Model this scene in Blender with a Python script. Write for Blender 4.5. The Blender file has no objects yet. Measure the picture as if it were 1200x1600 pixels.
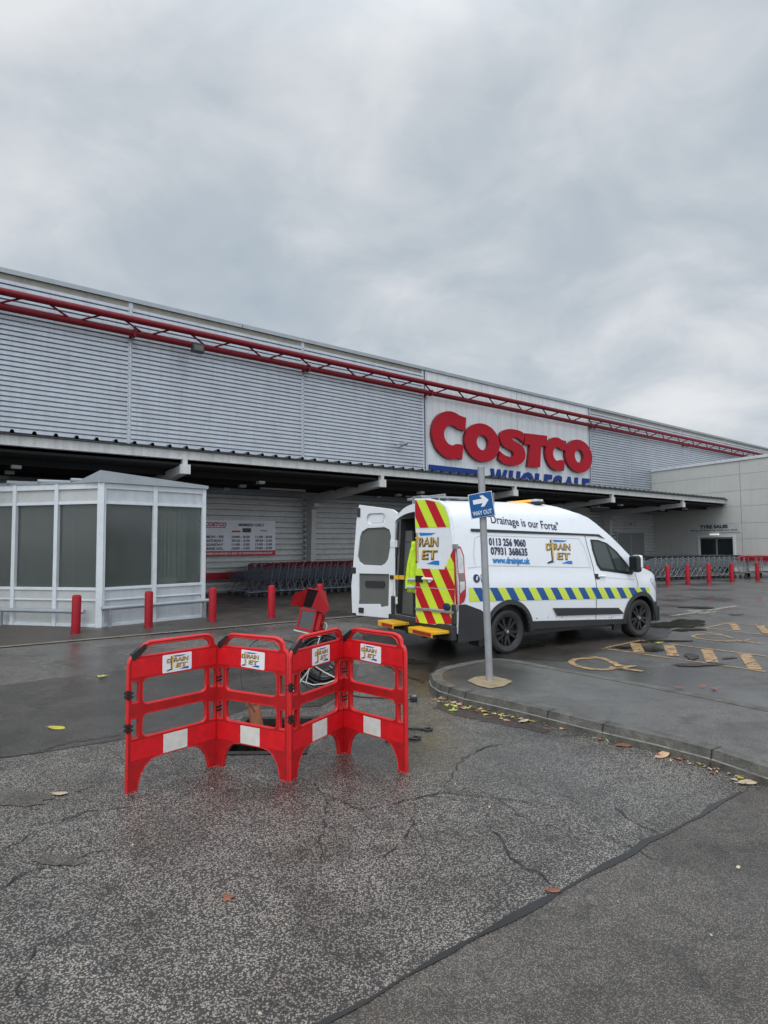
import bpy, bmesh, math, random
from mathutils import Vector, Matrix
random.seed(7)
R = math.radians
scene = bpy.context.scene
# ------------------------------------------------------------------ camera
F, HC, PT, RL = 930.0, 1.68, math.atan(50 / 930.0), 0.0072      # focal (px of the 1200x1600 photo), height, pitch, roll
cr, sr = math.cos(RL), math.sin(RL)
UPV = Vector((0, -math.sin(PT), math.cos(PT))); FW = Vector((0, math.cos(PT), math.sin(PT))); RT = Vector((1, 0, 0))
cr_, cu_ = RT * cr - UPV * sr, RT * sr + UPV * cr
cam = bpy.data.cameras.new('camera'); camo = bpy.data.objects.new('camera', cam); scene.collection.objects.link(camo)
cam.sensor_fit = 'VERTICAL'; cam.sensor_height = 32.0; cam.lens = F / 1600 * 32.0; cam.clip_start = 0.05; cam.clip_end = 3000
M = Matrix((cr_, cu_, -FW)).transposed().to_4x4(); M.translation = (0, 0, HC); camo.matrix_world = M
scene.camera = camo
# ------------------------------------------------------------------ world, sun, exposure
SUN_EL, SUN_AZ = 52, 205        # degrees; azimuth clockwise from +Y: behind the camera, a little left
w = bpy.data.worlds.new('World'); scene.world = w; w.use_nodes = True
nt = w.node_tree; nt.nodes.clear()
def N(tree, typ, **kw):
    n = tree.nodes.new(typ)
    for k, v in kw.items():
        if k.startswith('i_'):
            n.inputs[int(k[2:])].default_value = v
        else: setattr(n, k, v)
    return n
def ramp(tree, stops, interp='LINEAR'):
    n = tree.nodes.new('ShaderNodeValToRGB'); cr0 = n.color_ramp; cr0.interpolation = interp
    while len(cr0.elements) > 1: cr0.elements.remove(cr0.elements[-1])
    cr0.elements[0].position = stops[0][0]; c = stops[0][1]; cr0.elements[0].color = (*c, 1) if len(c) == 3 else c
    for p, c in stops[1:]:
        e = cr0.elements.new(p); e.color = (*c, 1) if len(c) == 3 else c
    return n
def math_(tree, op, a, b=None, clamp=False):
    n = tree.nodes.new('ShaderNodeMath'); n.operation = op; n.use_clamp = clamp
    for i, v in enumerate((a, b)):
        if v is None: continue
        if isinstance(v, (int, float)): n.inputs[i].default_value = v
        else: tree.links.new(v, n.inputs[i])
    return n.outputs[0]
def mixc(tree, fac, a, b, mode='MIX'):
    n = tree.nodes.new('ShaderNodeMix'); n.data_type = 'RGBA'; n.blend_type = mode
    for i, v in ((0, fac), (6, a), (7, b)):
        if hasattr(v, 'links'): tree.links.new(v, n.inputs[i])
        elif isinstance(v, (int, float)): n.inputs[i].default_value = v
        else: n.inputs[i].default_value = (*v, 1) if len(v) == 3 else v
    return n.outputs[2]
L = nt.links.new
sky = N(nt, 'ShaderNodeTexSky'); sky.sky_type = 'NISHITA'; sky.sun_disc = False
sky.sun_elevation = R(SUN_EL); sky.sun_rotation = R(SUN_AZ); sky.air_density = 1.0; sky.dust_density = 2.0
tc = N(nt, 'ShaderNodeTexCoord'); sp = N(nt, 'ShaderNodeSeparateXYZ'); L(tc.outputs['Generated'], sp.inputs[0])
den = math_(nt, 'ADD', math_(nt, 'MAXIMUM', sp.outputs[2], 0.0), 0.34)
cb = N(nt, 'ShaderNodeCombineXYZ'); L(math_(nt, 'DIVIDE', sp.outputs[0], den), cb.inputs[0]); L(math_(nt, 'DIVIDE', sp.outputs[1], den), cb.inputs[1]); cb.inputs[2].default_value = 3.1
mp = N(nt, 'ShaderNodeMapping'); mp.inputs['Rotation'].default_value = (0, 0, R(35)); mp.inputs['Scale'].default_value = (1.0, 1.12, 1); mp.inputs['Location'].default_value = (5.6, 1.9, 0); L(cb.outputs[0], mp.inputs[0])
n1 = N(nt, 'ShaderNodeTexNoise'); n1.inputs['Scale'].default_value = 1.15; n1.inputs['Detail'].default_value = 5; n1.inputs['Roughness'].default_value = .46; n1.inputs['Distortion'].default_value = .35; L(mp.outputs[0], n1.inputs[0])
n2 = N(nt, 'ShaderNodeTexNoise'); n2.inputs['Scale'].default_value = 3.3; n2.inputs['Detail'].default_value = 6; n2.inputs['Roughness'].default_value = .5; n2.inputs['Distortion'].default_value = .6; L(mp.outputs[0], n2.inputs[0])
n3 = N(nt, 'ShaderNodeTexNoise'); n3.inputs['Scale'].default_value = 8.0; n3.inputs['Detail'].default_value = 7; n3.inputs['Roughness'].default_value = .6; n3.inputs['Distortion'].default_value = 1.2; L(mp.outputs[0], n3.inputs[0])
mixn = math_(nt, 'ADD', math_(nt, 'ADD', math_(nt, 'MULTIPLY', n1.outputs[0], .56), math_(nt, 'MULTIPLY', n2.outputs[0], .36)), math_(nt, 'MULTIPLY', n3.outputs[0], .08))
SK = 1.0
cl = ramp(nt, [(.34, (.40, .475, .545)), (.44, (.49, .55, .61)), (.50, (.575, .62, .665)), (.56, (.675, .71, .75)), (.65, (.82, .835, .855))], 'B_SPLINE'); L(mixn, cl.inputs[0])
# an overcast sky is brighter towards the zenith; the boost there and behind the camera is added to light the scene
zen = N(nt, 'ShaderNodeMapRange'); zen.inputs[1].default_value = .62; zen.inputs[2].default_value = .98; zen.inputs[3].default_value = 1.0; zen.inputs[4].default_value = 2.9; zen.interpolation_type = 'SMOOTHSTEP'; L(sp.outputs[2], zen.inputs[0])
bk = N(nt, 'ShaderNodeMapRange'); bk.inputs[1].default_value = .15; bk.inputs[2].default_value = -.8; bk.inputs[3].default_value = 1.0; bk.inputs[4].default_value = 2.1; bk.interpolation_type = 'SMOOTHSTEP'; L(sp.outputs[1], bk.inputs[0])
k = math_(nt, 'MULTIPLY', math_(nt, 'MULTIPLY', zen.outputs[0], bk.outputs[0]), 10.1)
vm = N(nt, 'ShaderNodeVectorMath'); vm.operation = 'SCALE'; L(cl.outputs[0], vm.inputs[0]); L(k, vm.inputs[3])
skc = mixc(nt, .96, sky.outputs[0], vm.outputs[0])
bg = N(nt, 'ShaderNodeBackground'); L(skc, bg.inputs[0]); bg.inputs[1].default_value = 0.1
wo = N(nt, 'ShaderNodeOutputWorld'); L(bg.outputs[0], wo.inputs[0])
sd = bpy.data.lights.new('sun', 'SUN'); sd.energy = 0.9; sd.angle = R(35); sd.color = (1, .975, .94)
so = bpy.data.objects.new('sun', sd); scene.collection.objects.link(so)
az = R(SUN_AZ); dirv = Vector((math.sin(az) * math.cos(R(SUN_EL)), math.cos(az) * math.cos(R(SUN_EL)), math.sin(R(SUN_EL))))
so.rotation_euler = dirv.to_track_quat('Z', 'Y').to_euler(); so.location = (0, -5, 20)
scene.view_settings.view_transform = 'Standard'; scene.view_settings.look = 'None'; scene.view_settings.exposure = 0.0; scene.view_settings.gamma = 1.0
scene.render.resolution_x = 768; scene.render.resolution_y = 1024

# ------------------------------------------------------------------ geometry of the place
def ray(x, y):
    return cr_ * ((x - 600) / F) + cu_ * ((800 - y) / F) + FW
def G(x, y, z=0.0):                      # a point of the photograph taken down to the ground (height z)
    r = ray(x, y); k = (z - HC) / r.z; return Vector((r.x * k, r.y * k, z))
r0 = ray(1800, 842); TH = math.atan2(r0.x, r0.y)
UX, UY = math.sin(TH), math.cos(TH)      # along the warehouse wall; normal (away from camera) is (-UY, UX)
ROT = math.atan2(UY, UX)
def W(s, t, z=0.0): return Vector((s * UX - t * UY, s * UY + t * UX, z))
r1 = ray(136, 855); TD = Vector((-r1.x, -r1.y, 0)).normalized(); TC = W(37.7, 20); TROT = math.atan2(TD.y, TD.x)
v0, v1 = G(795, 1023), G(1004, 996); VD = (v1 - v0).normalized(); VROT = math.atan2(VD.y, VD.x)

# ------------------------------------------------------------------ objects, tags
col = scene.collection
def tag(o, label=None, cat=None, group=None, kind=None):
    if label: o['label'] = label
    if cat: o['category'] = cat
    if group: o['group'] = group
    if kind: o['kind'] = kind
    return o
def thing(name, label, cat, loc=(0, 0, 0), rz=0, group=None):
    o = bpy.data.objects.new(name, None); col.objects.link(o); o.location = loc; o.rotation_euler = (0, 0, rz); o.empty_display_size = .2
    return tag(o, label, cat, group)
KIDS = {}
def link(name, me, mat, parent):
    if mat is not None and not me.materials:
        for m in (mat if isinstance(mat, (list, tuple)) else [mat]): me.materials.append(m)
    o = bpy.data.objects.new(name, me); col.objects.link(o)
    if parent is not None: o.parent = parent; KIDS.setdefault(parent.name, []).append(o)
    return o
def copy_tree(o, parent=None):
    c = o.copy(); col.objects.link(c)
    if parent is not None: c.parent = parent; KIDS.setdefault(parent.name, []).append(c)
    for ch in list(KIDS.get(o.name, [])): copy_tree(ch, c)
    return c
class MB:
    def __init__(s): s.v = []; s.f = []; s.m = []
    def add(s, vs, fs, m=0, T=None):
        o = len(s.v)
        for p in vs:
            p = Vector(p); s.v.append(tuple(T @ p if T else p))
        for f in fs: s.f.append(tuple(i + o for i in f)); s.m.append(m)
        return s
    def box(s, x0, x1, y0, y1, z0, z1, m=0, T=None):
        return s.add([(x0, y0, z0), (x1, y0, z0), (x1, y1, z0), (x0, y1, z0), (x0, y0, z1), (x1, y0, z1), (x1, y1, z1), (x0, y1, z1)],
                     [(0, 3, 2, 1), (4, 5, 6, 7), (0, 1, 5, 4), (1, 2, 6, 5), (2, 3, 7, 6), (3, 0, 4, 7)], m, T)
    def tube(s, pts, r, seg=8, m=0, T=None, cap=True):
        pts = [Vector(p) for p in pts]; rs = r if isinstance(r, (list, tuple)) else [r] * len(pts)
        vs = []; fs = []; prev = None
        for i, p in enumerate(pts):
            d = (pts[min(i + 1, len(pts) - 1)] - pts[max(i - 1, 0)]).normalized()
            if prev is None: a = d.orthogonal().normalized()
            else: a = (prev - d * prev.dot(d)).normalized()
            prev = a; b = d.cross(a)
            for k in range(seg):
                an = 2 * math.pi * (k + .5) / seg; vs.append(p + (a * math.cos(an) + b * math.sin(an)) * rs[i])
        for i in range(len(pts) - 1):
            for k in range(seg):
                k2 = (k + 1) % seg; fs.append((i * seg + k, i * seg + k2, (i + 1) * seg + k2, (i + 1) * seg + k))
        if cap: fs.append(tuple(reversed(range(seg)))); fs.append(tuple((len(pts) - 1) * seg + k for k in range(seg)))
        return s.add(vs, fs, m, T)
    def lathe(s, prof, seg=24, axis='z', m=0, T=None):       # prof: (r, h)
        vs = []; fs = []
        for (r, h) in prof:
            for k in range(seg):
                a = 2 * math.pi * k / seg; c, q = r * math.cos(a), r * math.sin(a)
                vs.append((c, q, h) if axis == 'z' else ((c, h, q) if axis == 'y' else (h, c, q)))
        for i in range(len(prof) - 1):
            for k in range(seg):
                k2 = (k + 1) % seg; fs.append((i * seg + k, i * seg + k2, (i + 1) * seg + k2, (i + 1) * seg + k))
        if prof[0][0] <= .1: fs.append(tuple(reversed(range(seg))))
        if prof[-1][0] <= .1: fs.append(tuple((len(prof) - 1) * seg + k for k in range(seg)))
        return s.add(vs, fs, m, T)
    def prism(s, poly, d0, d1, plane='xz', m=0, T=None):      # poly of (a,b), extruded along the third axis
        f = {'xz': lambda a, b, d: (a, d, b), 'xy': lambda a, b, d: (a, b, d), 'yz': lambda a, b, d: (d, a, b)}[plane]
        n = len(poly)
        return s.add([f(a, b, d0) for a, b in poly] + [f(a, b, d1) for a, b in poly],
                     [tuple(range(n)), tuple(reversed(range(n, 2 * n)))] + [(i, i + n, (i + 1) % n + n, (i + 1) % n) for i in range(n)], m, T)
    def mesh(s, name='m', smooth=False, merge=False):
        me = bpy.data.meshes.new(name); me.from_pydata(s.v, [], s.f)
        for i, p in enumerate(me.polygons): p.material_index = s.m[i]; p.use_smooth = smooth
        bm = bmesh.new(); bm.from_mesh(me)
        if merge: bmesh.ops.remove_doubles(bm, verts=bm.verts, dist=1e-5)
        bmesh.ops.recalc_face_normals(bm, faces=bm.faces)
        if smooth:
            for e in bm.edges:
                if len(e.link_faces) == 2 and e.calc_face_angle(0) > R(40): e.smooth = False
        bm.to_mesh(me); bm.free(); me.validate(); return me
    def build(s, name, mat, parent=None, smooth=False, merge=False, bevel=0):
        o = link(name, s.mesh(name, smooth, merge), mat, parent)
        if bevel:
            b = o.modifiers.new('b', 'BEVEL'); b.width = bevel; b.segments = 2; b.limit_method = 'ANGLE'; b.angle_limit = R(40)
        return o
# curve-filled outlines with holes (returns verts, faces in the xy plane, thickness along z)
def filled(polys, thick=0.0, bevel=0.0):
    cu = bpy.data.curves.new('c', 'CURVE'); cu.dimensions = '2D'; cu.fill_mode = 'BOTH'; cu.extrude = thick / 2; cu.bevel_depth = bevel; cu.bevel_resolution = 1
    for p in polys:
        sp_ = cu.splines.new('POLY'); sp_.points.add(len(p) - 1); sp_.use_cyclic_u = True
        for i, q in enumerate(p): sp_.points[i].co = (q[0], q[1], 0, 1)
    o = bpy.data.objects.new('c', cu); col.objects.link(o)
    me = bpy.data.meshes.new_from_object(o.evaluated_get(bpy.context.evaluated_depsgraph_get()))
    vs = [tuple(v.co) for v in me.vertices]; fs = [tuple(p.vertices) for p in me.polygons]
    bpy.data.objects.remove(o); bpy.data.curves.remove(cu); bpy.data.meshes.remove(me); return vs, fs
def text2d(body, h=1.0, width=None, bold=0.0, thick=0.0, shear=0.0, space=1.0):
    cu = bpy.data.curves.new('t', 'FONT'); cu.body = body; cu.size = 1.0; cu.offset = bold; cu.extrude = thick / 2 ; cu.resolution_u = 3; cu.shear = shear; cu.space_character = space; cu.fill_mode = 'BOTH' if thick else 'FRONT'
    o = bpy.data.objects.new('t', cu); col.objects.link(o)
    me = bpy.data.meshes.new_from_object(o.evaluated_get(bpy.context.evaluated_depsgraph_get()))
    vs = [tuple(v.co) for v in me.vertices]; fs = [tuple(p.vertices) for p in me.polygons]
    bpy.data.objects.remove(o); bpy.data.curves.remove(cu); bpy.data.meshes.remove(me)
    x0 = min(v[0] for v in vs); x1 = max(v[0] for v in vs); k = h / .73; kx = (width / (x1 - x0)) if width else k
    return [((v[0] - x0) * kx, v[1] * k, v[2]) for v in vs], fs
def rrect(x0, x1, y0, y1, r, n=5):
    out = []
    for cx, cy, a0 in ((x1 - r, y0 + r, -90), (x1 - r, y1 - r, 0), (x0 + r, y1 - r, 90), (x0 + r, y0 + r, 180)):
        for i in range(n + 1): a = R(a0 + 90 * i / n); out.append((cx + r * math.cos(a), cy + r * math.sin(a)))
    return out
def clip(poly, a, b):      # keep the side left of a->b
    out = []; n = len(poly)
    side = lambda p: (b[0] - a[0]) * (p[1] - a[1]) - (b[1] - a[1]) * (p[0] - a[0])
    for i in range(n):
        p, q = poly[i], poly[(i + 1) % n]; sp1, sq = side(p), side(q)
        if sp1 >= 0: out.append(p)
        if (sp1 > 0 and sq < 0) or (sp1 < 0 and sq > 0):
            t = sp1 / (sp1 - sq); out.append((p[0] + (q[0] - p[0]) * t, p[1] + (q[1] - p[1]) * t))
    return out
def clip_to(poly, conv):
    for i in range(len(conv)):
        if not poly: return []
        poly = clip(poly, conv[i], conv[(i + 1) % len(conv)])
    return poly

# ------------------------------------------------------------------ materials
def mat(name, c, rough=.5, metal=0.0, var=.06, vscale=3.0, bump=0.0, bscale=40, coat=0, emit=None, estr=0, spec=.5, rand=0.0, streak=0.0, dirt=0.0, dirtc=(.05, .045, .04)):
    m = bpy.data.materials.new(name); m.use_nodes = True; t = m.node_tree; b = t.nodes['Principled BSDF']
    tc_ = N(t, 'ShaderNodeTexCoord'); nz = N(t, 'ShaderNodeTexNoise'); nz.inputs['Scale'].default_value = vscale; nz.inputs['Detail'].default_value = 5; t.links.new(tc_.outputs['Object'], nz.inputs[0])
    rp = ramp(t, [(.3, tuple(x * (1 - var) for x in c)), (.7, tuple(min(1, x * (1 + var)) for x in c))]); t.links.new(nz.outputs[0], rp.inputs[0])
    cc = rp.outputs[0]
    if dirt:
        nd = N(t, 'ShaderNodeTexNoise'); nd.inputs['Scale'].default_value = vscale * 2.7; nd.inputs['Detail'].default_value = 8; nd.inputs['Roughness'].default_value = .7; t.links.new(tc_.outputs['Object'], nd.inputs[0])
        rd = ramp(t, [(.48, (0, 0, 0)), (.75, (dirt,) * 3)]); t.links.new(nd.outputs[0], rd.inputs[0]); cc = mixc(t, rd.outputs[0], cc, dirtc)
    if streak:
        ms = N(t, 'ShaderNodeMapping'); ms.inputs['Scale'].default_value = (9, 9, .35); t.links.new(tc_.outputs['Object'], ms.inputs[0]); ns = N(t, 'ShaderNodeTexNoise'); ns.inputs['Scale'].default_value = 1; ns.inputs['Detail'].default_value = 6; t.links.new(ms.outputs[0], ns.inputs[0])
        rs_ = ramp(t, [(.46, (1, 1, 1)), (.72, (1 - streak,) * 3)]); t.links.new(ns.outputs[0], rs_.inputs[0]); cc = mixc(t, 1.0, cc, rs_.outputs[0], 'MULTIPLY')
    if rand:
        oi = N(t, 'ShaderNodeObjectInfo'); rr_ = ramp(t, [(0, (1 - rand,) * 3), (1, (1, 1, 1))]); t.links.new(oi.outputs['Random'], rr_.inputs[0]); cc = mixc(t, 1.0, cc, rr_.outputs[0], 'MULTIPLY')
    t.links.new(cc, b.inputs['Base Color'])
    mr = math_(t, 'ADD', math_(t, 'MULTIPLY', nz.outputs[0], .16), rough - .08, clamp=True); t.links.new(mr, b.inputs['Roughness'])
    b.inputs['Metallic'].default_value = metal; b.inputs['Specular IOR Level'].default_value = spec; b.inputs['Coat Weight'].default_value = coat; b.inputs['Coat Roughness'].default_value = .06
    if bump:
        nb = N(t, 'ShaderNodeTexNoise'); nb.inputs['Scale'].default_value = bscale; nb.inputs['Detail'].default_value = 4; t.links.new(tc_.outputs['Object'], nb.inputs[0])
        bp = N(t, 'ShaderNodeBump'); bp.inputs['Strength'].default_value = bump; bp.inputs['Distance'].default_value = .01; t.links.new(nb.outputs[0], bp.inputs['Height']); t.links.new(bp.outputs[0], b.inputs['Normal'])
    if emit: b.inputs['Emission Color'].default_value = (*emit, 1); b.inputs['Emission Strength'].default_value = estr
    return m
def glass(name, c, alpha, rough=.03):
    m = bpy.data.materials.new(name); m.use_nodes = True; t = m.node_tree; b = t.nodes['Principled BSDF']
    b.inputs['Base Color'].default_value = (*c, 1); b.inputs['Roughness'].default_value = rough; b.inputs['Alpha'].default_value = alpha; b.inputs['IOR'].default_value = 1.5
    nz = N(t, 'ShaderNodeTexNoise'); nz.inputs['Scale'].default_value = 4; r_ = ramp(t, [(.3, (rough,) * 3), (.8, (rough + .06,) * 3)]); t.links.new(nz.outputs[0], r_.inputs[0]); t.links.new(r_.outputs[0], b.inputs['Roughness'])
    return m
def asphalt(name, base, chip, chip_amt, cell, wet_lo, wet_hi, wscale=.35, patch=(.5, 1.0), brown=(.05, .045, .04), bumps=.5, wetgloss=.12, dryrough=.55):
    m = bpy.data.materials.new(name); m.use_nodes = True; t = m.node_tree; b = t.nodes['Principled BSDF']; l = t.links.new
    tc_ = N(t, 'ShaderNodeTexCoord'); O = tc_.outputs['Object']
    vo = N(t, 'ShaderNodeTexVoronoi'); vo.inputs['Scale'].default_value = cell; l(O, vo.inputs[0])
    spc = N(t, 'ShaderNodeSeparateColor'); l(vo.outputs['Color'], spc.inputs[0])
    nb = N(t, 'ShaderNodeTexNoise'); nb.inputs['Scale'].default_value = .55; nb.inputs['Detail'].default_value = 6; nb.inputs['Roughness'].default_value = .6; l(O, nb.inputs[0])
    nw = N(t, 'ShaderNodeTexNoise'); nw.inputs['Scale'].default_value = wscale; nw.inputs['Detail'].default_value = 4; nw.inputs['Roughness'].default_value = .55; mpn = N(t, 'ShaderNodeMapping'); mpn.inputs['Location'].default_value = (3.3, 1.7, 0); l(O, mpn.inputs[0]); l(mpn.outputs[0], nw.inputs[0])
    nf = N(t, 'ShaderNodeTexNoise'); nf.inputs['Scale'].default_value = cell * 1.6; nf.inputs['Detail'].default_value = 3; l(O, nf.inputs[0])
    # where chips show: random per cell, fewer where binder covers them
    thr = math_(t, 'ADD', math_(t, 'MULTIPLY', nb.outputs[0], -.9), 1.45 - chip_amt)
    on = math_(t, 'MULTIPLY', math_(t, 'SUBTRACT', spc.outputs[0], thr), 6.0, clamp=True)
    inside = math_(t, 'MULTIPLY', math_(t, 'SUBTRACT', .62, math_(t, 'MULTIPLY', vo.outputs['Distance'], 1.0)), 5.0, clamp=True)
    fac = math_(t, 'MULTIPLY', on, inside, clamp=True)
    chc = mixc(t, spc.outputs[1], chip, tuple(x * .5 for x in chip))
    bs = mixc(t, nf.outputs[0], tuple(x * .55 for x in base), tuple(x * 1.5 for x in base))
    rb = ramp(t, [(.45, (0, 0, 0)), (.7, (.35,) * 3)]); l(nb.outputs[0], rb.inputs[0]); bs = mixc(t, rb.outputs[0], bs, brown)
    cc = mixc(t, fac, bs, chc)
    nm = N(t, 'ShaderNodeTexNoise'); nm.inputs['Scale'].default_value = 7.0; nm.inputs['Detail'].default_value = 7; nm.inputs['Roughness'].default_value = .72; l(O, nm.inputs[0])
    rm = ramp(t, [(.32, (.50, .49, .48)), (.5, (.95, .95, .95)), (.68, (1.0, .97, .93))]); l(nm.outputs[0], rm.inputs[0]); cc = mixc(t, 1.0, cc, rm.outputs[0], 'MULTIPLY')
    nl = N(t, 'ShaderNodeTexNoise'); nl.inputs['Scale'].default_value = 1.1; nl.inputs['Detail'].default_value = 5; nl.inputs['Distortion'].default_value = 1.2; l(mpn.outputs[0] if False else O, nl.inputs[0])
    rl = ramp(t, [(.38, (.68, .66, .64)), (.55, (1, 1, 1))]); l(nl.outputs[0], rl.inputs[0]); cc = mixc(t, 1.0, cc, rl.outputs[0], 'MULTIPLY')
    wet = ramp(t, [(wet_lo, (0, 0, 0)), (wet_hi, (1, 1, 1))]); l(nw.outputs[0], wet.inputs[0])
    dk = mixc(t, wet.outputs[0], (1, 1, 1), (.5, .5, .5)); cc = mixc(t, 1.0, cc, dk, 'MULTIPLY')
    l(cc, b.inputs['Base Color'])
    rr = math_(t, 'ADD', math_(t, 'MULTIPLY', wet.outputs[0], -(dryrough - .28)), dryrough); l(rr, b.inputs['Roughness'])
    hh = math_(t, 'SUBTRACT', math_(t, 'MULTIPLY', spc.outputs[2], .5), vo.outputs['Distance'])
    bp = N(t, 'ShaderNodeBump'); bp.inputs['Distance'].default_value = .006; l(hh, bp.inputs['Height'])
    l(math_(t, 'MULTIPLY', math_(t, 'SUBTRACT', 1.0, math_(t, 'MULTIPLY', wet.outputs[0], .75)), bumps), bp.inputs['Strength']); l(bp.outputs[0], b.inputs['Normal'])
    # film of rain water
    l(math_(t, 'ADD', math_(t, 'MULTIPLY', wet.outputs[0], .55), .28, clamp=True), b.inputs['Coat Weight'])
    l(math_(t, 'SUBTRACT', .34, math_(t, 'MULTIPLY', wet.outputs[0], .34 - wetgloss)), b.inputs['Coat Roughness']); b.inputs['Coat IOR'].default_value = 1.33
    bw = N(t, 'ShaderNodeBump'); bw.inputs['Distance'].default_value = .004; bw.inputs['Strength'].default_value = .25; l(nf.outputs[0], bw.inputs['Height']); l(bw.outputs[0], b.inputs['Coat Normal'])
    return m
A = {}
A['asphalt'] = asphalt('chipped_asphalt', (.038, .034, .031), (.38, .345, .305), .74, 120, .46, .66, brown=(.042, .034, .029))
A['asphalt2'] = asphalt('fine_asphalt', (.052, .045, .040), (.26, .225, .19), .62, 175, .58, .78, bumps=.35, brown=(.075, .065, .058))
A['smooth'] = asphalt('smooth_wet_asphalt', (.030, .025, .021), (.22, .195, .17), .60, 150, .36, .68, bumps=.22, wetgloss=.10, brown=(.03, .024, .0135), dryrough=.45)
A['bay'] = asphalt('bay_asphalt', (.055, .051, .047), (.2, .19, .18), .55, 170, .49, .62, wscale=.5, bumps=.25, brown=(.09, .08, .07), wetgloss=.05, dryrough=.5)
A['path'] = asphalt('footway_asphalt', (.060, .057, .054), (.24, .225, .21), .64, 150, .45, .75, bumps=.18, brown=(.058, .052, .046), dryrough=.5)
A['apron'] = asphalt('apron_asphalt', (.05, .04, .032), (.13, .11, .09), .45, 190, .48, .72, bumps=.25, brown=(.055, .040, .028), dryrough=.6, wetgloss=.2)
A['kerb'] = mat('kerb_concrete', (.095, .09, .078), .6, var=.4, vscale=7, bump=.8, bscale=60, dirt=.95, dirtc=(.04, .042, .03))
A['kerbedge'] = mat('kerb_worn_edge', (.17, .16, .135), .6, var=.4, vscale=9, dirt=.9, dirtc=(.06, .058, .05))
A['tar'] = mat('tar', (.016, .015, .015), .3, var=.3)
A['yellow_paint'] = mat('faded_yellow_paint', (.36, .235, .105), .5, var=.25, vscale=7, dirt=1.0, dirtc=(.085, .078, .07))
A['pale_paint'] = mat('faded_white_paint', (.36, .33, .27), .5, var=.25, vscale=6, dirt=.75, dirtc=(.09, .08, .07))
def paint(name, c, lo, hi):
    m = mat(name, c, .5, var=.2, vscale=7, dirt=.8, dirtc=(.11, .095, .08)); t = m.node_tree; b = t.nodes['Principled BSDF']
    tc_ = N(t, 'ShaderNodeTexCoord'); nz = N(t, 'ShaderNodeTexNoise'); nz.inputs['Scale'].default_value = 16; nz.inputs['Detail'].default_value = 9; nz.inputs['Roughness'].default_value = .75; t.links.new(tc_.outputs['Object'], nz.inputs[0])
    r_ = ramp(t, [(lo, (0, 0, 0)), (hi, (1, 1, 1))]); t.links.new(nz.outputs[0], r_.inputs[0]); t.links.new(r_.outputs[0], b.inputs['Alpha']); return m
A['yellow_paint'] = paint('worn_yellow_paint', (.42, .26, .12), .40, .52); A['pale_paint'] = paint('worn_white_paint', (.40, .37, .31), .42, .56)
A['puddle'] = mat('puddle_water', (.022, .021, .0135), .14, var=.1, spec=.2)
A['pit'] = mat('wet_brick_pit', (.035, .03, .027), .5, var=.4, bump=.5, bscale=20)
A['clad'] = mat('silver_cladding', (.47, .505, .555), .42, .3, var=.06, vscale=1.2, rand=.07, streak=.12, dirt=.25, dirtc=(.22, .23, .24))
A['cladlow'] = mat('grey_cladding', (.56, .565, .56), .5, .1, var=.08, vscale=1.5, rand=.08, dirt=.35, dirtc=(.12, .115, .11))
A['trim'] = mat('cladding_trim', (.47, .50, .54), .4, .3)
A['cap'] = mat('parapet_capping', (.30, .33, .35), .35, .5, var=.08)
A['band'] = mat('beige_band', (.27, .26, .22), .6, var=.1, dirt=.4)
A['signwhite'] = mat('sign_panel_white', (.62, .645, .66), .45, streak=.18, var=.05, vscale=.8, dirt=.22, dirtc=(.35, .35, .33))
A['red_steel'] = mat('red_steel', (.165, .006, .012), .5, spec=.25, var=.2, vscale=5, dirt=.3, dirtc=(.08, .01, .01))
A['sign_red'] = mat('sign_red', (.37, .006, .018), .6, var=.06, spec=.2)
A['sign_redside'] = mat('sign_red_side', (.16, .008, .014), .4)
A['sign_blue'] = mat('sign_blue', (.008, .035, .19), .55, var=.06, spec=.25)
A['canopy_white'] = mat('canopy_white_paint', (.58, .585, .57), .45, streak=.2, var=.08, dirt=.4, dirtc=(.25, .23, .19))
A['steel_white'] = mat('white_steel', (.46, .465, .46), .45, var=.08, dirt=.35, dirtc=(.2, .18, .15))
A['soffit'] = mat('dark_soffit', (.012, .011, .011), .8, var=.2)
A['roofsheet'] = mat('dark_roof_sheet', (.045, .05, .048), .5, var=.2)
A['annex'] = mat('pale_render_panel', (.51, .515, .49), .6, var=.04, vscale=.6, rand=.03, streak=.07, dirt=.15, dirtc=(.28, .29, .27))
A['joint'] = mat('panel_joint', (.14, .14, .14), .7)
A['upvc'] = mat('white_frame', (.60, .635, .66), .35, var=.05, dirt=.25, dirtc=(.3, .29, .27))
A['upvc2'] = mat('white_infill', (.50, .535, .565), .35, rand=.08, streak=.12, var=.06, dirt=.3, dirtc=(.3, .29, .27))
A['booth_in'] = mat('booth_interior', (.22, .23, .22), .8, var=.3)
A['blind'] = mat('pale_blind', (.62, .66, .65), .8, var=.2)
A['glass'] = glass('window_glass', (.085, .098, .092), .72, .10)
A['glass_clear'] = glass('clear_window_glass', (.11, .13, .12), .5, .08)
A['dglass'] = glass('dark_glass', (.012, .018, .02), .95)
A['galv'] = mat('galvanised_steel', (.36, .38, .40), .42, .6, var=.15, vscale=9)
A['galv_rail'] = mat('grey_rail', (.33, .36, .39), .45, .3, var=.1)
A['pole'] = mat('grey_pole_paint', (.30, .31, .32), .45, .2, var=.12, vscale=6)
A['bollard'] = mat('bollard_red', (.38, .008, .02), .5, spec=.3, rand=.2, var=.12, vscale=8, dirt=.35, dirtc=(.2, .02, .02))
A['plastic_red'] = mat('barrier_red', (.40, .006, .009), .45, var=.15, vscale=6, bump=.15, bscale=150, dirt=.8, dirtc=(.17, .016, .014), spec=.35)
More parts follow.
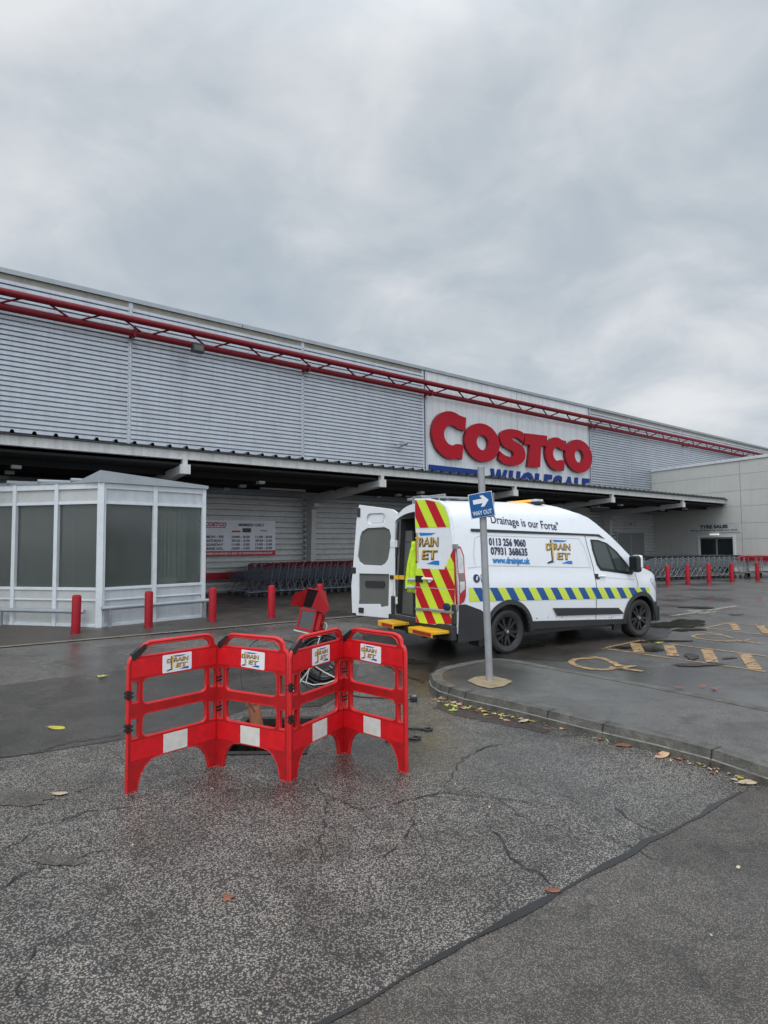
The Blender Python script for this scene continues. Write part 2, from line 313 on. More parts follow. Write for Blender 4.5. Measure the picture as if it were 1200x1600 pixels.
A['red_band'] = mat('reflective_red', (.62, .008, .014), .42, var=.12, vscale=14, bump=.1, bscale=90, dirt=.6, dirtc=(.32, .02, .018), spec=.35)
A['plastic_rim_sheen'] = mat('barrier_edge_sheen', (.56, .012, .014), .35, var=.15, vscale=9)  # lighter red puts the sheen of the panel edges into the colour
A['white_refl'] = mat('reflective_white', (.62, .61, .57), .4, var=.08, vscale=9, dirt=.3, dirtc=(.3, .28, .25))
A['sticker'] = mat('sticker_white', (.72, .72, .74), .35, var=.03)
A['black'] = mat('black_plastic', (.014, .014, .015), .4, var=.15)
A['blackrough'] = mat('textured_black_plastic', (.028, .028, .03), .6, var=.15, bump=.1)
A['rubber'] = mat('tyre_rubber', (.026, .026, .027), .65, var=.2, vscale=8, dirt=.3, dirtc=(.06, .055, .05))
A['rim'] = mat('black_alloy', (.035, .035, .038), .22, .6, var=.1, coat=.6)
A['van'] = mat('van_white_paint', (.76, .785, .82), .3, var=.015, coat=.35, dirt=.10, dirtc=(.5, .49, .46))
A['van_in'] = mat('van_door_inner_paint', (.66, .68, .70), .35, var=.03, dirt=.15, dirtc=(.4, .39, .36))
A['card'] = mat('grey_door_card', (.10, .105, .098), .75, var=.1, bump=.2)
A['cargo'] = mat('dark_cargo_lining', (.03, .03, .032), .7, var=.3)
A['lime'] = mat('chevron_lime', (.60, .78, .045), .35, var=.03, coat=.3)
A['lime_side'] = mat('stripe_lime', (.60, .72, .08), .35, var=.05, coat=.3)
A['chev_red'] = mat('chevron_red', (.48, .006, .018), .32, var=.03, coat=.3)
A['stripe_blue'] = mat('stripe_blue', (.008, .075, .28), .32, var=.04, coat=.3)
A['navy'] = mat('navy_lettering', (.012, .024, .075), .4)
A['cyan'] = mat('blue_lettering', (.012, .19, .52), .4)
A['gold'] = mat('gold_lettering', (.62, .40, .10), .4, var=.15, vscale=20)
A['darkgold'] = mat('brown_lettering', (.10, .075, .045), .4, var=.2, vscale=20)
A['yellow_step'] = mat('yellow_step', (.75, .40, .012), .4, var=.06, dirt=.2)
A['lamp_red'] = mat('red_lens', (.40, .008, .012), .12, coat=1)
A['lamp_clear'] = mat('clear_lens', (.55, .55, .57), .12, coat=1, var=.2, vscale=20)
A['lamp_smoke'] = mat('smoked_lens', (.14, .09, .08), .12, coat=1)
A['amber'] = mat('amber_beacon', (.8, .3, .02), .3, emit=(1.0, .36, .03), estr=1.1)
A['hivis'] = mat('hivis_cloth', (.58, .80, .03), .8, var=.12, vscale=12, bump=.4, bscale=25)
A['hivis_tape'] = mat('silver_tape', (.5, .52, .52), .35, var=.1)
A['road_blue'] = mat('road_sign_blue', (.006, .085, .26), .45, var=.05, spec=.25)
A['wire'] = mat('trolley_wire', (.23, .245, .26), .4, .6, var=.1)
A['wire_dull'] = mat('dull_trolley_wire', (.17, .185, .225), .45, .5, var=.1)
A['trolley_red'] = mat('trolley_red_plastic', (.26, .02, .028), .5, var=.15)
A['trolley_dark'] = mat('trolley_dark_plastic', (.03, .032, .035), .5)
A['trolley_blue'] = mat('trolley_blue_panel', (.04, .06, .14), .5)
A['clay'] = mat('clay_pipe', (.30, .10, .045), .6, var=.25, vscale=14, bump=.3, dirt=.4)
A['iron'] = mat('cast_iron', (.045, .043, .042), .45, .5, var=.3, vscale=16, bump=.5, bscale=60)
A['concrete'] = mat('ochre_concrete', (.26, .20, .12), .7, var=.2, vscale=9, bump=.5, bscale=40, dirt=.4, dirtc=(.13, .11, .08))
A['screen'] = mat('monitor_screen', (.035, .04, .042), .12, var=.2, coat=.5)
A['monitor_red'] = mat('monitor_red', (.33, .008, .012), .5, spec=.3, var=.08, dirt=.15)
A['mon_dark'] = mat('hood_lining', (.012, .007, .008), .9, spec=.1)
A['white_tube'] = mat('white_tube', (.50, .50, .47), .4, var=.06, dirt=.3)
A['board_white'] = mat('board_white', (.70, .71, .77), .45, var=.04)
A['board_red'] = mat('board_red', (.45, .015, .04), .45)
A['ink'] = mat('board_ink', (.035, .03, .05), .5)
A['lamp_tube'] = mat('unlit_light_tube', (.42, .42, .40), .5)
A['door_grey'] = mat('grey_steel_door', (.22, .23, .24), .5, var=.05)
A['leaf_yellow'] = mat('leaf_yellow', (.42, .36, .05), .5, var=.25, vscale=30)
A['leaf_green'] = mat('leaf_green', (.34, .40, .06), .5, var=.3, vscale=30)
A['leaf_brown'] = mat('leaf_brown', (.20, .075, .04), .55, var=.3, vscale=30)
A['leaf_tan'] = mat('leaf_tan', (.48, .30, .18), .55, var=.2, vscale=30)
A['leaf_pale'] = mat('leaf_pale', (.42, .34, .23), .55, var=.2, vscale=30)

# ------------------------------------------------------------------ ground
def sheet(name, pts, z, m, dens=0, parent=None):
    b = MB(); b.add([(p[0], p[1], z) for p in pts], [tuple(range(len(pts)))]); return b.build(name, m, parent)
# inspection pit: a rectangle opened in the ground sheet
pc = (G(385, 1117) + G(492, 1116) + G(470, 1190) + G(345, 1186)) / 4
e1 = (G(492, 1116) - G(385, 1117)).normalized(); e2 = Vector((-e1.y, e1.x, 0)); PW, PL = .32, .46
pcn = [pc - e1 * PW - e2 * PL, pc + e1 * PW - e2 * PL, pc + e1 * PW + e2 * PL, pc - e1 * PW + e2 * PL]
B = 600
b = MB(); vs = [(-B, -B, 0), (B, -B, 0), (B, B, 0), (-B, B, 0)] + [tuple(p) for p in pcn]
b.add(vs, [(0, 1, 5, 4), (1, 2, 6, 5), (2, 3, 7, 6), (3, 0, 4, 7)])
tag(b.build('asphalt_ground', A['asphalt']), kind='structure')
b = MB(); d = .75
vs = [tuple(p) for p in pcn] + [(p.x, p.y, -d) for p in pcn]
b.add(vs, [(0, 1, 5, 4), (1, 2, 6, 5), (2, 3, 7, 6), (3, 0, 4, 7), (4, 5, 6, 7)])
tag(b.build('pit_lining', A['pit']), kind='structure')
def ribbon(name, pts, w0, z, m, jit=.0, kind='structure', sub=6, wj=.35, seed=1):
    rnd = random.Random(seed); P = [Vector((p[0], p[1], 0)) for p in pts]; Q = []
    for i in range(len(P) - 1):
        n = max(1, int((P[i + 1] - P[i]).length * sub))
        for k in range(n):
            q = P[i].lerp(P[i + 1], k / n)
            if i or k: q += Vector((rnd.uniform(-jit, jit), rnd.uniform(-jit, jit), 0))
            Q.append(q)
    Q.append(P[-1]); v = []; f = []
    for i, q in enumerate(Q):
        dd = (Q[min(i + 1, len(Q) - 1)] - Q[max(0, i - 1)]).normalized(); nn = Vector((-dd.y, dd.x, 0)); ww = w0 * rnd.uniform(1 - wj, 1 + wj) / 2
        v += [tuple(q + nn * ww + Vector((0, 0, z))), tuple(q - nn * ww + Vector((0, 0, z)))]
        if i: f.append((2 * i - 2, 2 * i - 1, 2 * i + 1, 2 * i))
    return v, f
# fine asphalt to the lower right of the tar seam
s0, s1 = G(430, 1640), G(1158, 1238)
sdir = (s1 - s0).normalized(); sa = s0 - sdir * 8
rag = []
rnd = random.Random(4); n = 60
for i in range(n + 1):
    q = sa.lerp(s1, i / n) + Vector((-sdir.y, sdir.x, 0)) * rnd.uniform(-.012, .012); rag.append((q.x, q.y))
ke = G(1215, 1232)
sheet('fine_asphalt_patch', rag + [(ke.x, ke.y), (9, 1.2), (14, -6), (6, -9), (-6, -9)], .004, A['asphalt2']); tag(col.objects['fine_asphalt_patch'], kind='structure')
v, f = ribbon('s', rag, .030, .008, None, .010, sub=9, wj=.9, seed=3); b = MB(); b.add(v, f); tag(b.build('tar_seam', A['tar']), kind='structure')
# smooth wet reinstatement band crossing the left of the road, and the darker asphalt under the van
def gp(l, z=0): return [(G(x, y).x, G(x, y).y) for x, y in l]
def ragged(pts, amp, seed, step=.12):
    rnd = random.Random(seed); out = []
    for i in range(len(pts)):
        a, c = Vector(pts[i]), Vector(pts[(i + 1) % len(pts)]); n = max(1, min(80, int((c - a).length / step)))
        for k in range(n):
            q = a.lerp(c, k / n); out.append((q.x + rnd.uniform(-amp, amp), q.y + rnd.uniform(-amp, amp)))
    return out
la, lb = G(0, 1071), G(330, 1030)
ld = (lb - la).normalized()
far = lb + ld * 1.6; near_l = G(0, 1186)
band_pts = [tuple((la - ld * 6).xy), tuple(la.xy), tuple(lb.xy), tuple(far.xy)] + gp([(560, 1040), (548, 1078), (500, 1104), (385, 1108), (330, 1130), (190, 1156), (90, 1172), (0, 1186)]) + [tuple((near_l + Vector((-3, -.6, 0))).xy)]
tag(sheet('smooth_asphalt_band', ragged(band_pts, .012, 9), .004, A['smooth']), kind='structure')
far_pts = gp([(560, 1000), (690, 1085), (700, 1040), (740, 1030), (860, 1040), (1010, 1066), (1200, 1104)])
# parking court beyond the island
bay = gp([(640, 1010), (672, 1046), (800, 1032), (1008, 1072), (1210, 1110), (1500, 1160)]) + [(22, 8), (60, 30), (40, 60)] + [tuple(W(20, 13.6).xy), tuple(W(11, 11.8).xy), tuple(G(600, 985).xy)]
tag(sheet('parking_asphalt', bay, .004, A['bay']), kind='structure')
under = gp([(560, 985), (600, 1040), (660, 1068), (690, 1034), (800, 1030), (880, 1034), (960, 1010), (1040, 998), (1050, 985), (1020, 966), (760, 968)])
tag(sheet('dark_asphalt', ragged(under, .03, 5), .008, A['smooth']), kind='structure')  # darker smooth sheet under and around the van
# apron between the flush kerb and the wall
k0, k1 = G(0, 1013), G(340, 983); kd = (k1 - k0).normalized(); kn = Vector((-kd.y, kd.x, 0)); ka = k0 - kd * 12; kb = k0 + kd * 9.2
tag(sheet('walkway_apron', [tuple(ka.xy), tuple(kb.xy)] + [tuple(W(12.5, 14.2).xy), tuple(W(38, 17).xy), tuple(W(38, 20.3).xy), tuple(W(-14, 20.3).xy)], .012, A['apron']), kind='structure')
b = MB(); n = 23
for i in range(n):
    p = ka + kd * (21.2 * i / n); q = ka + kd * (21.2 * (i + 1) / n - .012); h = kn * .125
    b.add([tuple(p) , tuple(q), tuple(q + h), tuple(p + h)], [(0, 1, 2, 3)])
for i in range(len(b.v)): b.v[i] = (b.v[i][0], b.v[i][1], .016)
tag(b.build('flush_kerb', mat('flush_kerb_concrete', (.19, .165, .135), .6, var=.25, vscale=5, dirt=.5)), kind='structure')
# ---- raised island
ZI = .12
front = [(674, 1055), (677, 1063), (690, 1071), (728, 1082), (760, 1089), (806, 1099), (857, 1111), (943, 1132), (1030, 1151), (1114, 1172), (1200, 1200), (1330, 1244)]
back = [(1500, 1168), (1200, 1106), (1105, 1087), (1010, 1069), (930, 1054), (862, 1042), (820, 1034), (796, 1030), (770, 1029), (738, 1033), (700, 1041), (682, 1047)]
fi = [G(x, y, ZI) for x, y in front]; bi = [G(x, y, ZI) for x, y in back]
ext = (fi[-1] - fi[-3]).normalized() * 7; fi.append(fi[-1] + ext); bi.insert(0, bi[0] + ext)      # the island runs on beyond the frame
loop = fi + bi
cen = sum(loop, Vector()) / len(loop)
def inset_loop(lp, dd):
    out = []
    for i, p in enumerate(lp):
        a, c = lp[i - 1], lp[(i + 1) % len(lp)]; t = (c - a); nn = Vector((-t.y, t.x, 0)).normalized(); out.append(p + nn * dd)
    return out
inn = inset_loop(loop, .125)
sheet('island_pavement', [(p.x, p.y) for p in inn], ZI - .003, A['path']); tag(col.objects['island_pavement'], kind='structure')
b = MB(); n = len(loop)
outb = inset_loop(loop, -.02); mid = inset_loop(loop, -.004)
for ring0, ring1, m in (([(p.x, p.y, ZI) for p in inn], [(p.x, p.y, ZI + .004) for p in loop], 0),
                     ([(p.x, p.y, ZI + .004) for p in loop], [(p.x, p.y, ZI - .012) for p in mid], 0),
                     ([(p.x, p.y, ZI - .012) for p in mid], [(p.x, p.y, .062) for p in outb], 0),
                     ([(p.x, p.y, .062) for p in outb], [(p.x, p.y, .055) for p in inset_loop(loop, -.032)], 1),
                     ([(p.x, p.y, .055) for p in inset_loop(loop, -.032)], [(p.x, p.y, 0) for p in inset_loop(loop, -.036)], 0)):
    b.add(ring0 + ring1, [(i, (i + 1) % n, n + (i + 1) % n, n + i) for i in range(n)], m)
o = b.build('island_kerb', [A['kerb'], A['kerbedge']]); tag(o, kind='structure')
b = MB()                                                        # joints between kerb stones
for x, y in ((703, 1075), (728, 1082), (857, 1111), (943, 1132), (1113, 1172)):
    p = G(x, y, ZI); i = min(range(len(fi)), key=lambda i: (fi[i] - p).length); t = (fi[min(i + 1, len(fi) - 1)] - fi[max(i - 1, 0)]).normalized(); nn = Vector((-t.y, t.x, 0)); h = t * .005
    q = [p + nn * .125, p - nn * .006, p - nn * .040]
    zz = [ZI + .007, ZI + .007, .0]
    for k in range(2):
        a, c = q[k].copy(), q[k + 1].copy(); a.z = zz[k]; c.z = zz[k + 1]
        b.add([tuple(a - h), tuple(a + h), tuple(c + h), tuple(c - h)], [(0, 1, 2, 3)])
tag(b.build('kerb_joints', A['tar']), kind='structure')
pp = G(765, 1063, ZI)
b = MB(); b.add([(x, y, ZI + .004) for x, y in ragged([tuple(G(x, y, ZI).xy) for x, y in ((730, 1064), (742, 1058), (768, 1056), (790, 1061), (801, 1065), (786, 1073), (765, 1076), (745, 1071))], .006, 61, .03)], [])
b.f = [tuple(range(len(b.v)))]; b.m = [0]
tag(b.build('concrete_footing', A['concrete']), kind='structure')
# ---- cracks
cracks = [[(700, 1222), (722, 1185), (760, 1168), (800, 1160)], [(700, 1222), (690, 1238), (640, 1250)], [(490, 1225), (520, 1250), (560, 1265), (620, 1256), (690, 1240), (760, 1245), (880, 1262)],
          [(770, 1300), (800, 1340), (850, 1370), (868, 1388)], [(690, 1238), (760, 1240), (840, 1290), (960, 1310), (1020, 1345)], [(505, 1240), (512, 1270), (500, 1310), (505, 1350)], [(960, 1262), (1000, 1290), (1030, 1302)],
          [(0, 1330), (60, 1300), (130, 1270), (200, 1262)], [(0, 1184), (50, 1178), (120, 1160), (186, 1150)], [(60, 1290), (140, 1268), (196, 1262)], [(0, 1392), (40, 1365), (90, 1352), (160, 1330)], [(30, 1560), (60, 1480), (120, 1450)], [(120, 1238), (160, 1225), (195, 1215)],
          [(600, 1340), (640, 1300), (650, 1255)], [(520, 1085), (600, 1078), (690, 1088)], [(800, 1160), (840, 1150), (900, 1150)]]
b = MB()
for i, c in enumerate(cracks):
    g = gp(c); v, f = ribbon('c', g, .0055 if i not in (0, 3, 8) else .010, .006, None, .020, sub=20, wj=.95, seed=20 + i); b.add(v, f)
tag(b.build('road_cracks', A['tar']), kind='structure')
b = MB()                                                        # sunken worn spots
for cx, cy, rx, ry, sd_ in ((95, 1345, 42, 10, 1), (30, 1248, 50, 14, 2)):
    rnd = random.Random(sd_); pts = [(cx + rx * math.cos(a * .35) * rnd.uniform(.75, 1.15), cy + ry * math.sin(a * .35) * rnd.uniform(.7, 1.2)) for a in range(18)]
    g = gp(pts); b.add([(x, y, .0045) for x, y in g], [tuple(range(len(g)))])
tag(b.build('worn_patches', A['asphalt2']), kind='structure')
# ---- puddles
b = MB()
for pi_, (cx, cy, rx, ry) in enumerate(((1060, 976, 42, 6.5), (1075, 985, 22, 2.2), (1022, 966, 8, 2), (1090, 950, 26, 1.6), (1150, 961, 10, 1.1), (1022, 1017, 13, 2.6), (1081, 1027, 12, 4), (1090, 1040, 34, 2.5), (1140, 1029, 12, 1.5), (973, 1013, 11, 1.8), (1035, 1003, 40, 1.6), (800, 1010, 40, 4), (640, 1035, 24, 4))):
    rnd = random.Random(40 + pi_); ph = [rnd.uniform(0, 6.28) for _ in range(4)]
    pts = []
    for a in range(40):
        an = a / 40 * 6.283; rr = 1 + .22 * math.sin(2 * an + ph[0]) + .16 * math.sin(3 * an + ph[1]) + .10 * math.sin(7 * an + ph[2]) + .06 * math.sin(13 * an + ph[3]); pts.append((cx + rx * rr * math.cos(an), cy + ry * rr * math.sin(an)))
    g = gp(pts); b.add([(x, y, .0155) for x, y in g], [tuple(range(len(g)))])
tag(b.build('puddle', A['puddle']), kind='structure')
# ---- markings
def marks(name, polys, m, z=.010):
    b = MB()
    for p in polys: g = gp(p); b.add([(x, y, z) for x, y in g], [tuple(range(len(g)))])
    return tag(b.build(name, m), kind='structure')
def strip(p, q, wpx0, wpx1):           # road line from p to q (photo points), real width in metres
    a, c = G(*p), G(*q); dd = (c - a).normalized(); nn = Vector((-dd.y, dd.x, 0))
    return [tuple((a + nn * wpx0 / 2).xy), tuple((c + nn * wpx0 / 2).xy), tuple((c - nn * wpx0 / 2).xy), tuple((a - nn * wpx0 / 2).xy)]
b = MB()
def lay(poly, z=.0115): b.add([(x, y, z) for x, y in poly], [tuple(range(len(poly)))])
lay(strip((942, 1014), (1290, 1064), .055, 0)); lay(strip((1000, 1001), (1290, 1038), .055, 0)); lay(strip((942, 1014), (1002, 1001), .055, 0))
for p, q in (((992, 1006), (999, 1021)), ((1045, 1009), (1052, 1026)), ((1104, 1016), (1113, 1036)), ((1163, 1023), (1180, 1047))): lay(strip(p, q, .16, 0), .0135)
lay(strip((1102, 982), (1290, 1004), .05, 0)); lay(strip((1102, 982), (1142, 973.5), .05, 0)); lay(strip((1142, 973.5), (1290, 989), .05, 0))
for p, q in (((1145, 975), (1152, 986)), ((1188, 979), (1199, 991))): lay(strip(p, q, .14, 0), .0135)
tag(b.build('bay_hatching', A['yellow_paint']), kind='structure')
def wheelchair(name, ring, arm, hw=.045):
    b = MB()
    c = [G(x, y) for x, y in ring]; v = []; f = []
    for i, p in enumerate(c):
        d_ = (c[min(i + 1, len(c) - 1)] - c[max(i - 1, 0)]).normalized(); nn = Vector((-d_.y, d_.x, 0)) * hw
        v += [tuple(p + nn), tuple(p - nn)]
        if i: f.append((2 * i - 2, 2 * i - 1, 2 * i + 1, 2 * i))
    b.add([(x, y, .0115) for x, y, z in v], f)
    for p, q in arm: g = strip(p, q, hw * 2, 0); b.add([(x, y, .0135) for x, y in g], [(0, 1, 2, 3)])
    return tag(b.build(name, A['yellow_paint']), kind='structure')
def spline(pts, n=5):
    out = []
    for i in range(len(pts) - 1):
        p0, p1, p2, p3 = (Vector(pts[max(0, i - 1)]), Vector(pts[i]), Vector(pts[i + 1]), Vector(pts[min(len(pts) - 1, i + 2)]))
        for k in range(n):
            t = k / n; out.append(tuple(.5 * ((2 * p1) + (p2 - p0) * t + (2 * p0 - 5 * p1 + 4 * p2 - p3) * t * t + (3 * p1 - p0 - 3 * p2 + p3) * t ** 3)))
    out.append(tuple(pts[-1])); return out
wheelchair('wheelchair_symbol', spline([(960, 1043), (950, 1047), (925, 1046.5), (900, 1041), (893, 1035), (900, 1031), (918, 1029.5), (938, 1029), (950, 1033), (960, 1038), (972, 1042)]), [((926, 1027), (950, 1033)), ((952, 1044), (1005, 1050)), ((966, 1046), (992, 1041)), ((958, 1036), (968, 1043))])
wheelchair('wheelchair_symbol', spline([(1148, 1003), (1135, 1003), (1110, 1001), (1086, 997), (1084, 994), (1096, 992), (1116, 992.5), (1132, 994), (1144, 998)]), [((1106, 989.5), (1130, 993)), ((1128, 1003), (1152, 1002)), ((1150, 1001), (1189, 1006.5)), ((1156, 1003.5), (1172, 1000.5))], .032)
marks('faded_arrow_marking', [[(1044, 963), (1083, 957), (1150, 946.5), (1156, 947.5), (1110, 955), (1060, 962.5)], [(1068, 956), (1080, 953.5), (1110, 954.5), (1108, 956.5)], [(1090, 958), (1118, 956), (1120, 957.5), (1095, 960)]], A['pale_paint'], .0115)

# ------------------------------------------------------------------ warehouse
def louvre(mb, x0, x1, z0, z1, pitch=.15, y=0.0, dep=.08, zig=False):
    n = int(round((z1 - z0) / pitch)); p = (z1 - z0) / n
    prof = []
    for i in range(n):
        z = z0 + i * p
        if zig: prof += [(y, z), (y, z + p * .40), (y - dep, z + p * .46), (y - dep, z + p * .96)]
        else: prof += [(y, z), (y, z + p * .20), (y - dep, z + p * .27), (y - dep * .92, z + p * .93), (y, z + p * .985)]
    prof.append((y, z1)); v = []; f = []
    for i, (yy, zz) in enumerate(prof):
        v += [(x0, yy, zz), (x1, yy, zz)]
        if i: f.append((2 * i - 2, 2 * i - 1, 2 * i + 1, 2 * i))
    mb.add(v, f)
wh = thing('warehouse_building', 'long silver warehouse clad in horizontal louvres with a grey capped roofline', 'warehouse', W(24, 20), ROT)
def lx(s): return s - 24
js = [-13.8, -7.5, -1.15, 5.15, 11.53, 17.86]
jr = [30.75, 35.2, 42.0, 49.0, 56.0, 63.0, 70.0]
ZT, ZB_ = 9.70, 3.75
for a, c in list(zip(js, js[1:])) + list(zip(jr, jr[1:])):
    b = MB(); louvre(b, lx(a) + .05, lx(c) - .05, ZB_ - .3, 9.38); b.build('louvre_panel', A['clad'], wh)
    b = MB(); louvre(b, lx(a) + .05, lx(c) - .05, 0, ZB_ - .3, .20, dep=.17, zig=True); b.build('lower_panel', A['cladlow'], wh)
b = MB(); louvre(b, lx(17.86) + .05, lx(30.75) - .05, 0, ZB_ - .3, .20, dep=.17, zig=True); b.build('lower_panel', A['cladlow'], wh)
for s in js[:-1] + jr[1:]:
    b = MB(); b.box(lx(s) - .065, lx(s) + .065, -.055, .03, ZB_ - .3, 9.56); b.box(lx(s) - .02, lx(s) + .02, -.075, -.052, ZB_ - .3, 9.56); b.build('mullion', A['trim'], wh)
for s in (17.86, 30.75):
    b = MB(); b.box(lx(s) - .16, lx(s) - .04, -.06, .03, 3.4, 9.56); b.box(lx(s) + .04, lx(s) + .16, -.06, .03, 3.4, 9.56); b.box(lx(s) - .04, lx(s) + .04, -.01, .03, 3.4, 9.56, 1); b.build('mullion', [A['trim'], A['black']], wh)
b = MB(); b.box(lx(-14), lx(17.7), -.045, .1, 9.38, 9.56); b.box(lx(30.9), lx(70), -.045, .1, 9.38, 9.56); b.build('eaves_band', A['band'], wh)
b = MB(); x = lx(-14)
segs = [-14, .55, 9, 17.86, 24.3, 30.75, 37, 44, 51, 58, 70.2]
for a, c in zip(segs, segs[1:]): b.box(lx(a), lx(c) - .02, -.12, .45, 9.56, ZT); 
b.build('parapet_capping', A['cap'], wh)
b = MB()
for a, c in ((18.02, 24.28), (24.31, 30.59)):
    b.box(lx(a), lx(c), -.05, .02, 3.4, 8.55); b.box(lx(a), lx(c), -.05, .02, 8.56, 9.555)
b.build('sign_panel', A['signwhite'], wh)
b = MB(); b.box(lx(-14), lx(70.2), .03, 30, 0, 9.5); b.build('shell', A['cladlow'], wh)
b = MB(); b.box(lx(33.2), lx(36.2), -.23, -.19, .0, 2.25); b.build('steel_door', A['door_grey'], wh)
b = MB(); b.box(lx(34.68), lx(34.72), -.237, -.229, .0, 2.25); b.box(lx(33.1), lx(33.2), -.24, -.04, 0, 2.35); b.box(lx(36.2), lx(36.3), -.24, -.04, 0, 2.35); b.box(lx(33.2), lx(36.2), -.24, -.04, 2.25, 2.35); b.build('door_frame', A['trim'], wh)
b = MB(); b.box(lx(34.7), lx(35.3), -.28, -.17, 2.75, 2.87); b.build('bulkhead_lamp', A['lamp_tube'], wh)

# red roof-line truss
tr = thing('roof_truss', 'dark red tubular lattice truss running along the top of the warehouse wall', 'truss', W(24, 19.4), ROT)
def tz(z, s): return (lx(s), 0, z)
b = MB(); b.tube([(lx(-14), -.12, 8.77), (lx(66), -.12, 8.77)], .105, 12); b.build('upper_chord', A['red_steel'], tr, True)
b = MB(); b.tube([(lx(-14), .12, 8.42), (lx(66), .12, 8.42)], .105, 12); b.build('lower_chord', A['red_steel'], tr, True)
for i in range(38):
    s = -13.2 + i * 2.08; b = MB(); b.tube([(lx(s), .12, 8.42), (lx(s + .84), -.12, 8.77)], .032, 6); b.tube([(lx(s + 1.24), -.12, 8.77), (lx(s + 2.08), .12, 8.42)], .032, 6); b.build('lattice_bar', A['red_steel'], tr, True)
for s in (5.15, 11.53, 17.86, 30.75, 42, 56):
    b = MB(); b.tube([(lx(s), .12, 8.42), (lx(s), .62, 8.42)], .06, 8); b.box(lx(s) - .04, lx(s) + .04, .0, .24, 8.30, 8.54); b.build('bracket', A['red_steel'], tr)

# big sign
sg = thing('shop_sign', 'big red COSTCO letters over a blue WHOLESALE line on the white wall panel', 'sign', W(24, 19.95), ROT)
def ringC(cx, cz, rx, rz, ix, iz, dx, gap0=None, gap1=None, n=40, sl=0.0):
    out = [(cx + rx * math.cos(2 * math.pi * i / n), cz + rz * math.sin(2 * math.pi * i / n)) for i in range(n)]
    inn_ = [(cx + dx + ix * math.cos(-2 * math.pi * i / n), cz + iz * math.sin(-2 * math.pi * i / n)) for i in range(n)]
    return [out, inn_]
def letterC(cx, cz, rx, rz, ix, iz, xr, top, bot):
    n = 36; pts = []
    a0, a1 = R(64), R(292)
    for i in range(n + 1): a = a0 + (a1 - a0) * i / n; pts.append((cx + rx * math.cos(a), cz + rz * math.sin(a)))
    pts.append((xr - .26 * rx, bot)); pts.append((xr - .17 * rx, cz - iz * .80))
    for i in range(n + 1): a = R(308) - (R(308) - R(52)) * i / n; pts.append((cx + .05 + ix * math.cos(a), cz + iz * math.sin(a)))
    pts.append((xr - .06 * rx, cz + iz * .62)); pts.append((xr, top)); return [pts]
def sgl(polys, m=('sign_red', 'sign_redside'), dep=.16, z0=0, name='letter'):
    vs, fs = filled(polys, dep, .0); b = MB(); b.add([(x - 24, -z, y) for x, y, z in vs], fs)
    me = b.mesh(name); 
    for p in me.polygons: p.material_index = 0 if abs(p.normal.y) > .5 else 1
    o = link(name, me, [A[m[0]], A[m[1]]], sg); o.location = (0, -dep / 2 - .02, 0); return o
sgl(letterC(19.36, 6.72, 1.22, 1.12, .52, .47, 20.36, 7.66, 5.63))
sgl(ringC(21.47, 6.58, 1.24, .94, .42, .37, 0))
sgl(letterC(27.40, 6.54, 1.02, .92, .41, .38, 28.26, 7.34, 5.66))
sgl(ringC(29.45, 6.60, 1.30, .94, .42, .38, 0))
ST = spline([(24.66, 7.20), (24.52, 7.42), (24.0, 7.50), (23.35, 7.46), (22.86, 7.25), (22.74, 6.9), (22.95, 6.58), (23.45, 6.42), (23.75, 6.30), (23.72, 6.10), (23.45, 6.05), (23.05, 6.12), (22.72, 6.28)], 4) + spline([(22.62, 5.86), (23.0, 5.68), (23.6, 5.62), (24.2, 5.72), (24.62, 6.0), (24.70, 6.35), (24.48, 6.68), (24.0, 6.86), (23.72, 6.95), (23.74, 7.08), (24.0, 7.10), (24.3, 7.02), (24.52, 6.88)], 4)
sgl([ST])
sgl([[(24.72, 7.40), (26.56, 7.46), (26.50, 6.88), (26.02, 6.87), (25.90, 5.70), (24.86, 5.66), (25.10, 6.82), (24.62, 6.80)]])
sgl([[(18.05, 5.26), (21.6, 5.24), (21.6, 4.96), (18.05, 4.98)]], ('sign_blue', 'sign_blue'), .06, name='underline')
xs = 22.15
for ch, wd in zip('WHOLESALE', (1.22, .98, 1.02, .74, .80, .84, 1.0, .72, .82)):
    vs, fs = text2d(ch, 1.0, wd, .045, .08, .18); b = MB(); b.add([(x + xs - 24, -z - .06, y + 4.38) for x, y, z in vs], fs); b.build('small_letter', A['sign_blue'], sg); xs += wd + .035

# floodlight on truss, security camera
fl = thing('floodlight', 'black floodlight clamped under the red truss near the second louvre bay', 'floodlight', W(7.05, 19.1), ROT)
b = MB(); b.box(-.2, .2, -.12, .1, 8.05, 8.35); b.build('housing', A['black'], fl, bevel=.02)
b = MB(); b.box(-.15, .15, -.132, -.121, 8.10, 8.28); b.build('lens', A['card'], fl)
b = MB(); b.tube([(0, .05, 8.3), (0, .2, 8.45)], .03, 6); b.build('bracket', A['black'], fl)
scm = thing('security_camera', 'small white security camera on the louvres left of the big sign', 'camera', W(16.3, 19.95), ROT)
b = MB(); b.box(-.06, .06, -.3, 0, 5.88, 5.98); b.build('wall_bracket', A['signwhite'], scm)
b = MB(); b.lathe([(.06, -.2), (.075, -.1), (.075, .28), (.06, .3)], 12, 'x'); o = b.build('camera_body', A['galv'], scm, True); o.location = (0, -.32, 5.98); o.rotation_euler = (0, R(-14), R(12))

